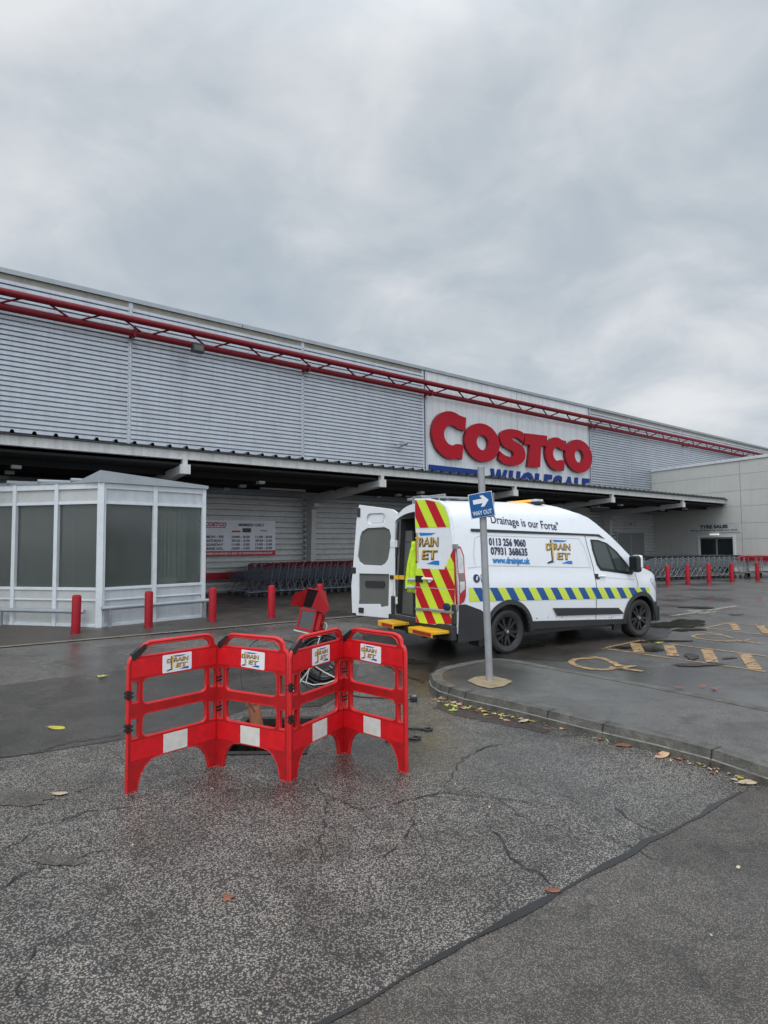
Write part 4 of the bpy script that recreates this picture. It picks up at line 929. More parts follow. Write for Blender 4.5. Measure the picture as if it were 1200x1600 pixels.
# black trims
b = MB(); side_poly(b, [(-.62, 1.90), (2.15, 1.82), (2.30, 1.735), (2.12, 1.785), (1.7, 1.80), (-.62, 1.855)], .014); b.build('roof_rail_trim', A['black'], van)
b = MB(); side_poly(b, [(.93, .632), (2.50, .535), (2.62, .445), (1.02, .515)], .022); side_poly(b, [(.93, .632), (2.50, .535), (2.50, .555), (.93, .645)], .012); b.build('side_moulding', A['blackrough'], van)
b = MB(); side_poly(b, [(.44, .47), (2.70, .352), (2.70, .27), (.44, .345)], .012); b.build('sill', A['blackrough'], van)
for cx, cz in ((.03, .33), (3.10, .31)):
    b = MB(); pts = [(cx + .425 * math.cos(R(a)), cz + .425 * math.sin(R(a))) for a in range(-2, 183, 6)]; o_ = [(cx + .495 * math.cos(R(a)), cz + .495 * math.sin(R(a))) for a in range(-2, 183, 6)]
    n = len(pts); V_ = [(x, inset(x, z) - .024, z) for x, z in pts] + [(x, inset(x, z) - .014, z) for x, z in o_] + [(x, inset(x, z) + .03, z) for x, z in pts]
    b.add(V_, [(k, k + 1, n + k + 1, n + k) for k in range(n - 1)] + [(k, k + 1, 2 * n + k + 1, 2 * n + k) for k in range(n - 1)])
    b.build('wheel_arch_trim', A['blackrough'], van, True)
b = MB(); side_poly(b, [(-.93, .80), (-.80, .80), (-.52, .70), (-.40, .62), (-.40, .36), (-.50, .26), (-.93, .26)], .012)
b.build('quarter_cladding', A['blackrough'], van)
b = MB(); b.box(-1.02, -.925, .04, 1.86, .28, .50); b.box(-.97, -.925, .04, .13, .5, .80); b.box(-.97, -.925, 1.77, 1.86, .5, .80); b.build('rear_bumper', A['blackrough'], van, bevel=.02)
b = MB(); side_poly(b, [(3.48, .60), (3.66, .60), (3.97, .55), (3.97, .26), (3.48, .26)], .014, step=.05)
b.box(3.955, 3.985, .75, 1.15, .26, .56); b.build('front_bumper', A['blackrough'], van)
# panel lines
b = MB(); side_strip(b, [(1.80, 1.83), (1.84, 1.60), (1.93, 1.25), (1.95, 1.0), (1.93, .31)], .012); side_strip(b, [(2.98, 1.13), (3.02, .95), (2.98, .74)], .008)
b.build('panel_gap', A['black'], van)
crm = mat('crease_shade', (.50, .53, .57), .3)  # crease shading painted on the skin as thin grey lines
for pl, ww in (([(-.55, 1.76), (-.42, 1.80), (1.66, 1.745), (1.76, 1.60), (1.88, 1.22)], .010), ([(-.72, 1.32), (-.3, 1.345), (1.86, 1.26)], .012), ([(-.55, 1.76), (-.6, 1.5), (-.58, 1.36)], .010), ([(1.98, 1.10), (2.96, 1.02)], .010)):
    b = MB(); side_strip(b, pl, ww, .003); b.build('crease_shade_line', crm, van)
# door window
wp = [(1.925, 1.735), (2.12, 1.725), (2.33, 1.67), (2.55, 1.53), (2.76, 1.34), (2.93, 1.15), (2.90, 1.105), (2.10, 1.205), (2.02, 1.30), (1.945, 1.55)]
b = MB(); side_poly(b, wp, .006, step=.06); wf = b.build('door_window', A['black'], van)
g1 = [(1.965, 1.70), (2.12, 1.69), (2.28, 1.65), (2.44, 1.21), (2.12, 1.25), (2.05, 1.33), (1.985, 1.54)]; g2 = [(2.34, 1.62), (2.52, 1.49), (2.70, 1.31), (2.80, 1.20), (2.80, 1.165), (2.51, 1.20)]
b = MB(); side_poly(b, g1, .010, step=.06); side_poly(b, g2, .010, step=.06); link_o = b.build('pane', glass('van_glass', (.05, .065, .065), 1.0, .04), wf)
# windscreen on the sloped top surface
b = MB(); v = []; nx = 8
for i in range(nx + 1):
    x = 2.15 + (3.08 - 2.15) * i / nx; zt = sm(TOP, x, .05)
    for k in range(9):
        y = .36 + (1.54 - .36) * k / 8; v.append((x + .006, y, zt + .004 - .02 * abs(y - WH) ** 2))
b.add(v, [(i * 9 + k, (i + 1) * 9 + k, (i + 1) * 9 + k + 1, i * 9 + k + 1) for i in range(nx) for k in range(8)]); b.build('windscreen', A['dglass'], van, True)
# handle, mirror, lamps
b = MB(); side_poly(b, [(1.94, 1.155), (2.03, 1.15), (2.05, 1.06), (1.95, 1.065)], .008); h_ = b.build('door_handle', A['black'], van)
b = MB(); b.tube([(2.0, inset(2.0, 1.1) - .03, 1.115), (2.17, inset(2.1, 1.1) - .03, 1.105)], .014, 8); b.build('grip', A['van'], h_, True)
b = MB(); b.box(2.74, 2.86, -.22, -.02, 1.16, 1.45); mm = b.build('door_mirror', A['black'], van, bevel=.04)
b = MB(); b.box(2.80, 2.885, -.225, -.03, 1.22, 1.455); b.build('mirror_cap', A['van'], mm, bevel=.03)
b = MB(); b.box(2.733, 2.739, -.19, -.05, 1.20, 1.42); b.build('mirror_glass', A['dglass'], mm)
b = MB(); b.box(2.76, 2.84, -.04, .08, 1.13, 1.17); b.build('mirror_arm', A['black'], mm)
hl = [(3.42, 1.03), (3.48, 1.03), (3.62, .96), (3.70, .86), (3.70, .78), (3.62, .80), (3.50, .90), (3.42, .98)]
b = MB(); side_poly(b, hl, .008, step=.05); b.build('headlight', A['lamp_clear'], van)
tl = [(-.915, 1.66), (-.83, 1.63), (-.785, 1.50), (-.80, .92), (-.83, .84), (-.915, .80)]
b = MB(); side_poly(b, tl, .012, step=.07); b.add([(-.945, .0, .80), (-.945, .045, .80), (-.945, .10, 1.66), (-.945, .05, 1.66)], [(0, 1, 2, 3)]); tlo = b.build('tail_light', A['lamp_red'], van)
b = MB(); side_poly(b, [(-.910, 1.615), (-.845, 1.60), (-.805, 1.48), (-.812, 1.25), (-.905, 1.25)], .016, step=.07); b.build('clear_lens', A['lamp_clear'], tlo)
b = MB(); side_poly(b, [(-.905, 1.24), (-.812, 1.24), (-.815, 1.14), (-.905, 1.14)], .016, step=.07); b.build('indicator_lens', A['lamp_smoke'], tlo)
b = MB(); side_poly(b, [(-.905, 1.13), (-.815, 1.13), (-.822, 1.02), (-.905, .96)], .016, step=.07); b.build('reverse_lens', A['lamp_clear'], tlo)
b = MB()
rnd = random.Random(77)
for i in range(70):
    x = rnd.uniform(-.7, 3.3)
    if abs(x - .03) < .52 or abs(x - 3.1) < .52: continue
    z = .40 + abs(rnd.gauss(0, .08)) - .03 * x; r_ = rnd.uniform(.004, .012); side_poly(b, [(x - r_ * 1.6, z), (x, z - r_), (x + r_ * 1.6, z + .002), (x, z + r_)], .0035, step=.3)
tag(b.build('mud_spots', A['kerbedge'], van), kind='stuff')
# lettering on the side
def side_text(name, txt, x, z, h, wd, m, bold=.02, slope=-.042, tilt=0):
    vs, fs = text2d(txt, h, wd, bold); b = MB(); V_ = []
    for q in vs:
        X = x + q[0]; Z = z + q[1] + slope * q[0]; V_.append((X, inset(X, Z) - .007, Z))
    b.add(V_, fs); return b.build(name, A[m], van)
side_text('phone_number', '0113 256 9060', -.29, 1.655, .112, .74, 'navy', .036)
side_text('phone_number', '07931 368635', -.27, 1.515, .112, .74, 'navy', .036)
side_text('web_address', 'www.drainjet.uk', -.25, 1.385, .095, .76, 'cyan', .045)
side_text('slogan', '"Drainage is our Forte"', -.25, 1.995, .135, 1.48, 'navy', .010, slope=-.075)
def side_polys(name, polys, m, off=.007):
    b = MB()
    for p in polys: side_poly(b, p, off, step=.15)
    return b.build(name, A[m], van)
circ = lambda cx, cz, r_, n=18, kx=1: [(cx + kx * r_ * math.cos(2 * math.pi * i / n), cz + r_ * math.sin(2 * math.pi * i / n)) for i in range(n)]
fbo = side_polys('round_badge', [circ(-.585, 1.165, .062)], 'navy')
vs, fs = text2d('f', .085, .04, .03); b = MB(); b.add([(x - .60, inset(-.6, 1.165) - .011, z + 1.115) for x, z, _ in vs], fs); b.build('badge_mark', A['van'], fbo)
b = MB()
def outl(pts, w_):
    side_strip(b, pts + [pts[0]], w_, .007)
outl(rrect(-.50, -.385, 1.105, 1.22, .03, 3), .012); outl(circ(-.4425, 1.1625, .027, 12), .011); b.build('square_badge', A['navy'], van)
def drain_logo(mk, x, z, wd, h, slope=0.0):
    """DRAIN JET emblem: mk(polys or text) -> builds through a mapping; wd x h box with lower left corner x, z"""
    u = lambda a: x + a * wd; q = lambda c, a=0: z + c * h + slope * a * wd
    P = lambda l: [(u(a), q(c, a)) for a, c in l]
    mk('poly', 'cyan', [P([(.30, .98), (.90, .96), (.72, .90), (.35, .885)]), P([(.56, .03), (1.0, .0), (1.0, .13), (.84, .13)])])
    mk('poly', 'navy', [P([(.0, .0), (.20, .05), (.235, .05), (.235, .97), (.18, .97), (.18, .82), (.12, .82), (.12, .76), (.18, .76), (.18, .14), (.0, .06)])])
    mk('poly', 'gold', [P([(.215, .08), (.275, .08), (.275, .99), (.215, .99)]), P([(.13, .80), (.36, .80), (.36, .84), (.13, .84)])])
    for m, o_ in (('darkgold', 0), ('gold', 1)):
        dx, dz, bo = (.0, .0, .05) if o_ == 0 else (-.012, .02, -.004)
        mk('text', m, ('D', u(.0 + dx), q(.55 + dz), h * .27, wd * .20, bo, o_)); mk('text', m, ('RAIN', u(.30 + dx), q(.56 + dz), h * .27, wd * .70, bo, o_)); mk('text', m, ('ET', u(.40 + dx), q(.17 + dz), h * .28, wd * .56, bo, o_))
logo_parts = {}
def mk_side(kind, m, data):
    b = logo_parts.setdefault(m, MB()); off = {'cyan': .006, 'navy': .0065, 'darkgold': .0075, 'gold': .0095}[m]
    if kind == 'poly':
        for p in data: side_poly(b, p, off, step=.2)
    else:
        txt, x, z, h, wd, bo, o_ = data; vs, fs = text2d(txt, h, wd, bo, 0, .08); b.add([(x + a, inset(x + a, z + c) - off - (.0 if not o_ else .0), z + c - .04 * a) for a, c, _ in vs], fs)
drain_logo(mk_side, .88, 1.345, .56, .40, -.03)
lg = MB(); lgm = []
for i, (m, bb) in enumerate(logo_parts.items()):
    lg.add(bb.v, bb.f, i); lgm.append(A[m])
lg.build('company_emblem', lgm, van)
# wheels
def wheel(cx, cy, cz, sgn):
    w_ = bpy.data.objects.new('wheel', None); col.objects.link(w_); w_.parent = van; w_.location = (cx, cy, cz); KIDS.setdefault(van.name, []).append(w_); w_.rotation_euler = (0, 0, 0 if sgn > 0 else math.pi)
    b = MB(); rt = RW; b.lathe([(.215, .03), (.235, .012), (.29, .0), (.325, .02), (rt, .05), (rt, .19), (.325, .22), (.28, .235), (.2, .2)], 44, 'y'); b.build('tyre', A['rubber'], w_, True)
    b = MB(); b.lathe([(.222, .022), (.226, .03), (.212, .045), (.205, .15), (.05, .16)], 36, 'y')
    for k in range(5):
        for s_ in (-1, 1):
            a = 2 * math.pi * k / 5 + s_ * .22 + .3; T = Matrix.Rotation(a, 4, 'Y'); b.add([(0.05, .030, -.022), (.215, .024, -.020), (.215, .024, .0135), (.05, .030, .022), (0.05, .07, -.03), (.212, .06, -.028), (.212, .06, .028), (.05, .07, .03)], [(0, 1, 2, 3), (0, 4, 5, 1), (3, 2, 6, 7), (4, 7, 6, 5)], 0, T)
    b.lathe([(.01, .012), (.05, .015), (.062, .03), (.062, .07)], 20, 'y'); b.build('rim', A['rim'], w_, True)
    b = MB(); b.lathe([(.005, .006), (.024, .009), (.026, .014)], 14, 'y')
    for k in range(5): a = 2 * math.pi * k / 5; b.lathe([(.004, .022), (.008, .024), (.009, .03)], 8, 'y', T=Matrix.Translation((.044 * math.cos(a), 0, .044 * math.sin(a))))
    b.build('wheel_nuts', A['galv'], w_)
for cx, cz in ((.03, RW), (3.10, RW)):
    wheel(cx, .035, cz, 1); wheel(cx, 1.865, cz, -1)
b = MB(); b.box(2.42, 2.62, .06, .10, .17, .36); b.build('mud_flap', A['black'], van)
b = MB(); b.box(-.52, -.44, .06, .30, .16, .36); b.build('mud_flap', A['black'], van)
# roof: beacon bar, rack
b = MB(); b.box(1.02, 1.22, .42, 1.18, 2.33, 2.37); bb = b.build('beacon_bar', A['black'], van)
b = MB(); b.box(1.03, 1.21, .56, 1.17, 2.37, 2.415); b.build('amber_lens', A['amber'], bb, bevel=.015)
b = MB(); b.box(1.03, 1.21, .43, .555, 2.37, 2.415); b.build('clear_lens', A['lamp_clear'], bb, bevel=.015)
b = MB(); b.tube([(-.82, .45, 2.42), (-.82, 1.5, 2.42)], .022, 8); b.tube([(-.1, .55, 2.42), (-.1, 1.4, 2.42)], .016, 8)
for x in (-.82, -.1):
    for y in (.6, 1.35): b.tube([(x, y, 2.3), (x, y, 2.42)], .014, 6)
b.box(-.86, .2, 1.05, 1.3, 2.43, 2.46); b.build('roof_rack', A['galv'], van)
# steps with yellow reflectors
for ya, yb, nm in ((.10, .78, 0), (1.18, 1.72, 1)):
    b = MB(); b.prism([(-1.30, ya), (-1.02, ya), (-1.02, yb), (-1.30, yb)], .385, .425, 'xy'); b.prism([(-1.31, ya + .02), (-1.30, ya + .02), (-1.30, yb - .02), (-1.31, yb - .02)], .34, .42, 'xy')
    so_ = b.build('rear_step', A['yellow_step'], van, bevel=.008)
    b = MB(); b.box(-1.318, -1.311, ya + .05, yb - .16, .355, .405); b.build('reflector', A['lamp_red'], so_)
    b = MB(); b.box(-1.25, -.98, (ya + yb) / 2 - .03, (ya + yb) / 2 + .03, .30, .384); b.build('step_bracket', A['black'], so_)
b = MB(); b.box(-1.10, -1.0, .4, 1.5, .30, .36); b.tube([(-1.05, .95, .33), (-1.22, .95, .33), (-1.22, .95, .40)], .03, 8); b.build('tow_bar', A['black'], van)

# ---- rear doors
def door_frame_at(hinge, ang):      # local x: from hinge to free edge, local -y: outer face; ang measured in van frame
    o = bpy.data.objects.new('rear_door', None); col.objects.link(o); o.parent = van; KIDS.setdefault(van.name, []).append(o); o.location = hinge; o.rotation_euler = (0, 0, ang); return o
# right door: hinge at near corner, closed direction is +y (van) ; opened by 12 degrees towards -x
PHI = R(12)
rd = door_frame_at((-.935, .045, 0), math.pi / 2 + PHI); rd['label'] = 'red and lime chevroned rear door standing slightly open'
Q = [(.02, .50), (.83, .42), (.835, .95), (.79, 1.15), (.80, 1.55), (.83, 2.05), (.835, 2.385), (.55, 2.37), (.30, 2.32), (.18, 2.24), (.10, 2.06), (.055, 1.80), (.02, 1.50), (.0, 1.15), (.0, .85)]
def dlocal(mb, polys, y0, y1=None, m=0):
    for p in polys:
        if len(p) < 3: continue
        ar = sum(p[i][0] * p[(i + 1) % len(p)][1] - p[(i + 1) % len(p)][0] * p[i][1] for i in range(len(p)))
        mb.prism(p, y0, y1 if y1 is not None else y0 + .001, 'xz', m)
# on this door the viewer sees local +y side (outer); free edge at +x appears on the left
b = MB(); dlocal(b, [Q], -.06, 0); b.build('door_skin', A['van'], rd, bevel=.008)
def ccw(p):
    ar = sum(p[i][0] * p[(i + 1) % len(p)][1] - p[(i + 1) % len(p)][0] * p[i][1] for i in range(len(p))); return p if ar > 0 else p[::-1]
Qc = ccw([(.025, .52), (.815, .445), (.815, 2.36), (.55, 2.345), (.31, 2.295), (.20, 2.22), (.12, 2.05), (.075, 1.80), (.035, 1.50), (.02, 1.15)])
regs = [ccw([(.10, 1.925), (.82, 1.925), (.82, 2.40), (.10, 2.40)]), ccw([(.0, 1.02), (.82, 1.02), (.82, 1.30), (.0, 1.30)]), ccw([(.0, 1.304), (.215, 1.304), (.04, 1.60), (.0, 1.60)]), ccw([(.0, .72), (.82, .70), (.82, 1.01), (0, 1.01)]), ccw([(0, .50), (.82, .46), (.82, .655), (0, .675)])]
lm, rdm = MB(), MB()
for rg in regs:
    base_ = clip_to(rg, Qc)
    if len(base_) >= 3: lm = MB(); lm.add([(x, .0045, z) for x, z in base_], [tuple(range(len(base_)))]); lm.build('lime_chevron', A['lime'], rd)
    for i in range(-12, 14):
        # red bars: descend from left (free edge, +x) to right (hinge) -> slope in (x,z)
        xc = i * .36 + .1; bar = [(xc, .0), (xc + .18, .0), (xc + .18 + 1.55, 2.6), (xc + 1.55, 2.6)]
        p = clip_to(ccw(bar), rg); 
        if len(p) >= 3: p = clip_to(p, Qc)
        if len(p) >= 3: rdm = MB(); rdm.add([(x, .007, z) for x, z in p], [tuple(range(len(p)))]); rdm.build('red_chevron', A['chev_red'], rd)
b = MB(); b.box(.02, .82, .0045, .03, .665, .70); b.build('door_trim_bar', A['galv'], rd, bevel=.006)
b = MB(); b.box(.03, .825, .0045, .012, .425, .47); b.build('door_foot_strip', A['black'], rd)
vs, fs = text2d('TRAIL', .022, .13, .02); b = MB(); b.add([(.23 - x, .014, z + .44) for x, z, _ in vs], fs); b.build('model_lettering', A['galv'], rd)
b = MB(); b.box(.66, .80, .0075, .03, 1.09, 1.19); hd = b.build('door_handle', A['black'], rd)
b = MB(); b.tube([(.44, .035, 1.15), (.64, .035, 1.15)], .022, 8); b.lathe([(.03, 0), (.035, .03), (.0, .035)], 14, 'y', T=Matrix.Translation((.50, .006, 1.13))); b.build('grip', A['van'], hd, True)
b = MB(); b.lathe([(.055, .0), (.055, .02), (.045, .026)], 18, 'y', T=Matrix.Scale(1.3, 4, (1, 0, 0)) @ Matrix.Translation((.13, .0075, .755))); b.build('oval_badge', A['navy'], rd, True)
b = MB()
for z in (.72, 1.60): b.box(-.03, .05, -.03, .012, z, z + .07)
b.build('door_hinge', A['galv'], rd)
dl = {}
def mk_door(kind, m, data):
    bb_ = dl.setdefault(m, MB()); off = {'cyan': .005, 'navy': .0055, 'darkgold': .0065, 'gold': .0085}[m]
    if kind == 'poly':
        for p in data: bb_.add([(1.0 - x, off, z) for x, z in p if True], [tuple(range(len(p)))])
    else:
        txt, x, z, h, wd, bo, o_ = data; vs, fs = text2d(txt, h, wd, bo, 0, .08); bb_.add([(1.0 - x - a, off, z + c) for a, c, _ in vs], fs)
drain_logo(mk_door, .08, 1.36, .60, .50)
lg = MB(); lgm = []
for i, (m, bb_) in enumerate(dl.items()):
    keep = MB()
    for f_ in bb_.f:
        p = clip_to(ccw([(bb_.v[k][0], bb_.v[k][2]) for k in f_]), Qc)
        if len(p) >= 3: keep.add([(x, bb_.v[f_[0]][1], z) for x, z in p], [tuple(range(len(p)))])
    lg.add(keep.v, keep.f, i); lgm.append(A[m])
lg.build('company_emblem', lgm, rd)
# left door: hinge at far corner, swung right round; we see its inner face
PHL = R(150)
ld_ = door_frame_at((-.935, 1.86, 0), -math.pi / 2 - PHL); ld_['label'] = 'white rear door swung wide open showing its inner face'
LQ = [(.0, .50), (.06, .42), (.80, .44), (.815, .95), (.79, 1.15), (.70, 2.10), (.645, 2.37), (.30, 2.32), (-.02, 2.27), (-.12, 2.20), (-.09, 1.9), (-.05, 1.4)]
# local -y or +y? the visible (inner) side is handled by building both faces of a solid leaf
b = MB(); 
outer = ccw(LQ)
inw = [ccw([(.12, 1.34), (.06, 1.42), (.02, 1.60), (.0, 1.82), (.03, 1.93), (.13, 1.975), (.48, 1.965), (.60, 1.90), (.64, 1.80), (.69, 1.47), (.66, 1.37), (.56, 1.31), (.20, 1.30)]),
       ccw([(.06, .62), (.22, .585), (.24, .64), (.68, .62), (.66, .72), (.66, 1.17), (.04, 1.17)])]
ing = rrect(.10, .50, 2.02, 2.22, .09, 5)
vs, fs = filled([outer, inw[0][::-1], inw[1][::-1], ing[::-1]], .03, .006); me_v = [(x, z + .0, y) for x, y, z in vs]
b.add(me_v, fs); lf = b.build('door_inner_frame', A['van_in'], ld_, True)
b = MB(); dlocal(b, [[(x, z) for x, z in outer]], -.07, -.022); b.build('door_skin', A['van'], ld_, bevel=.006)
b = MB(); b.prism(inw[0], -.021, -.008, 'xz'); b.build('upper_door_card', A['card'], ld_)
b = MB(); b.prism(inw[1], -.021, -.008, 'xz'); lc = b.build('lower_door_card', A['card'], ld_)
b = MB(); b.prism(rrect(.14, .54, .93, 1.04, .045, 4), -.0078, .012, 'xz'); b.build('pull_recess', A['black'], lc)
b = MB(); b.prism(rrect(.16, .44, 2.05, 2.19, .06, 4), -.021, -.004, 'xz'); b.build('pressing', A['van_in'], ld_, bevel=.005)
b = MB()
b.tube([(-.13, -.03, 2.2), (-.09, -.03, 1.6), (-.04, -.03, .9), (-.0, -.03, .46)], .012, 6); b.tube([(.815, -.045, .46), (.82, -.045, 1.0), (.72, -.045, 2.0), (.66, -.045, 2.36)], .013, 6); b.build('rubber_edge', A['black'], ld_)
b = MB(); b.box(.72, .83, -.02, .03, 1.16, 1.27); b.box(.56, .66, .0, .045, .48, .57); b.box(.72, .80, -.01, .03, .42, .47); b.box(.62, .68, 0, .04, 2.16, 2.32); b.box(-.04, .02, .0, .05, 1.08, 1.15); b.build('latch', A['black'], ld_, bevel=.008)
b = MB()
for z in (.66, 1.62): b.box(-.12, .02, -.05, .03, z, z + .12)
b.build('door_hinge', A['van_in'], ld_, bevel=.008)
b = MB(); b.box(-.26, -.06, .02, .04, 1.08, 1.15); b.build('check_strap', A['yellow_step'], ld_)
# hi-vis jacket hung inside the doorway edge
hv = thing('hivis_jacket', 'lime high visibility jacket hanging in the open rear doorway of the van', 'jacket', v0, VROT)
b = MB(); v = []; f = []; rows = 14; cols = 10; rnd = random.Random(2)
for i in range(rows + 1):
    h = i / rows; wd = .10 + .06 * math.sin(min(1, h * 1.6) * 1.5); zc = 1.72 - h * .80
    for k in range(cols + 1):
        u = k / cols - .5; y = .96 + u * wd * 2 * .75 + .12 * h; x = -1.03 - .05 * math.cos(u * 3.1) - .018 * math.sin(k * 2.3 + i * .4) ; v.append((x, y, zc - .03 * abs(u)))
for i in range(rows):
    for k in range(cols): f.append((i * (cols + 1) + k, i * (cols + 1) + k + 1, (i + 1) * (cols + 1) + k + 1, (i + 1) * (cols + 1) + k))
b.add(v, f); o = b.build('cloth', A['hivis'], hv, True); md = o.modifiers.new('s', 'SOLIDIFY'); md.thickness = .03
b = MB()
for zc in (1.12, 1.0):
    v = []
    for k in range(cols + 1): u = k / cols - .5; h = (1.70 - zc) / .82; wd = .10 + .06 * math.sin(min(1, h * 1.6) * 1.5); y = .96 + u * wd * 2 * .77 + .12 * h; x = -1.062 - .05 * math.cos(u * 3.1) - .018 * math.sin(k * 2.3); v += [(x, y, zc + .025), (x, y, zc - .025)]
    b.add(v, [(2 * k, 2 * k + 2, 2 * k + 3, 2 * k + 1) for k in range(cols)])
o = b.build('reflective_tape', A['hivis_tape'], hv, True); md = o.modifiers.new('s', 'SOLIDIFY'); md.thickness = .006
b = MB(); b.tube([(-1.05, 1.0, 1.60), (-1.07, 1.08, 1.35), (-1.08, 1.13, 1.10), (-1.08, 1.14, .97)], [.045, .042, .038, .034], 10); b.build('sleeve', A['hivis'], hv, True)

# ------------------------------------------------------------------ sign pole
po = thing('sign_pole', 'leaning grey pole standing in a concrete footing on the island', 'pole', pp)
top_ = Vector((-.01 - .0, 0, 2.565 - ZI)); 
b = MB(); b.tube([(0, 0, 0), (-.028, .01, 1.2), (-.056, .02, 2.43)], .041, 20); b.build('shaft', A['pole'], po, True)
b = MB(); b.lathe([(.044, 2.42), (.044, 2.45), (.03, 2.458)], 20, T=Matrix.Translation((-.056, .02, 0))); b.build('cap', A['pole'], po, True)
def sign_plate(label, yaw, tilt, cz, txt, sz=.30, off=.055):
    cx = -.028 - .023 * (cz - 1.2) / 1.23
    o = thing('direction_sign', label, 'sign', pp + Vector((cx, .012, cz)), yaw)
    T = Matrix.Rotation(tilt, 4, 'Y'); h = sz / 2
    b = MB(); b.box(-h, h, -off - .012, -off, -h * 1.0, h * 1.0, T=T); b.build('plate', A['galv'], o, bevel=.004)
    if txt:
        b = MB(); b.prism(rrect(-h + .002, h - .002, -h + .002, h - .002, .02), -off - .014, -off - .0125, 'xz', T=T); b.build('white_border', A['sticker'], o)
        b = MB(); b.prism(rrect(-h + .010, h - .007, -h + .007, h - .007, .016), -off - .0165, -off - .0145, 'xz', T=T); b.build('blue_face', A['road_blue'], o)
        b = MB(); b.prism([(-.09, .018), (.02, .018), (-.006, -.022), (.034, -.022), (.094, .044), (.034, .108), (-.006, .108), (.02, .070), (-.09, .070)], -off - .0185, -off - .017, 'xz', T=T); b.build('arrow', A['sticker'], o)
        vs, fs = text2d('WAY OUT', .052, .225, .012); b = MB(); b.add([(x - .1125, -off - .0185, y - .112) for x, y, z in vs], fs, 0, T); b.build('lettering', A['sticker'], o)
    b = MB()
    for z in (-.08, .08): b.lathe([(.047, z - .012), (.047, z + .012)], 16); b.box(-.03, .03, -off, -.03, z - .012, z + .012)
    b.build('clip', A['galv'], o)
    return o
sign_plate('blue WAY OUT sign with a white right arrow, facing the camera on the pole', R(-24), R(-8), 2.0, True, .285)
o = sign_plate('second sign plate on the same pole seen edge on, its dark back to the camera', R(118), R(0), 2.0, False, .27, .05)
b = MB(); b.box(-.125, .125, -.05, -.044, -.125, .125); b.build('dark_back', A['blackrough'], o)

# ------------------------------------------------------------------ folding barrier
bp = [G(197, 1239), G(339, 1194.5), G(452, 1220), G(537, 1173.5), G(637, 1207)]
fb = thing('folding_barrier', 'red folding plastic works barrier of four panels standing round the open manhole', 'barrier', bp[2])
def panel_mesh():
    PWd = .75
    def mir(l): return [(PWd - a, c) for a, c in reversed(l)]
    leg = [(.0, .0), (.075, .0), (.082, .05), (.10, .105), (.14, .16), (.19, .192), (.26, .20)]
    outer = leg + mir(leg)
    outer += [(PWd, .87), (PWd - .012, .905), (PWd - .04, .925), (PWd - .045, .965), (PWd - .075, .99), (PWd - .12, 1.0), (.16, 1.0), (.12, .985), (.03, .915), (.008, .89), (0, .86)]
    holes = [rrect(.104, .646, .348, .512, .045, 5), rrect(.104, .646, .574, .758, .045, 5), rrect(.020, .080, .352, .492, .01, 2), rrect(.670, .730, .352, .492, .01, 2), rrect(.020, .080, .594, .742, .01, 2), rrect(.670, .730, .594, .742, .01, 2),
             [(.070, .905), (.660, .905), (.680, .925), (.662, .957), (.615, .982), (.19, .984), (.145, .973)]]
    return filled([outer] + [h[::-1] for h in holes], .022, .005), holes, outer
(pv, pf), holes, outer_ = panel_mesh()
pm = MB(); pm.add([(x, -z, y) for x, y, z in pv], pf); pme = pm.mesh('panel', True); pme.materials.append(A['plastic_red'])
def rim_mesh():
    b = MB()
    for h in [outer_] + holes: 
        b.tube([(x, 0, z) for x, z in h] + [(h[0][0], 0, h[0][1])], .0115 if h is outer_ else .009, 6, cap=False); b.tube([(x, -.012, z) for x, z in h] + [(h[0][0], -.012, h[0][1])], .0065, 5, cap=False)
    me = b.mesh('rim', True); me.materials.append(A['plastic_rim_sheen']); return me
rme = rim_mesh()
def emblem_mesh():
    parts = {}
    def mk(kind, m, data):
        bb_ = parts.setdefault(m, MB()); off = {'cyan': .0005, 'navy': .0008, 'darkgold': .0013, 'gold': .0022}[m]
        if kind == 'poly':
            for p in data: bb_.add([(x, -off, z) for x, z in p], [tuple(range(len(p)))])
        else:
            txt, x, z, h, wd, bo, o_ = data; vs, fs = text2d(txt, h, wd, bo, 0, .1); bb_.add([(x + a, -off, z + c) for a, c, _ in vs], fs)
    drain_logo(mk, -.088, -.053, .185, .108)
    lg = MB(); mm_ = []
    for i, (m, bb_) in enumerate(parts.items()): lg.add(bb_.v, bb_.f, i); mm_.append({'cyan': A['stripe_blue'], 'gold': A['gold']}.get(m, A[m]))
    me = lg.mesh('emblem')
    for q in mm_: me.materials.append(q)
    return me
eme = emblem_mesh()
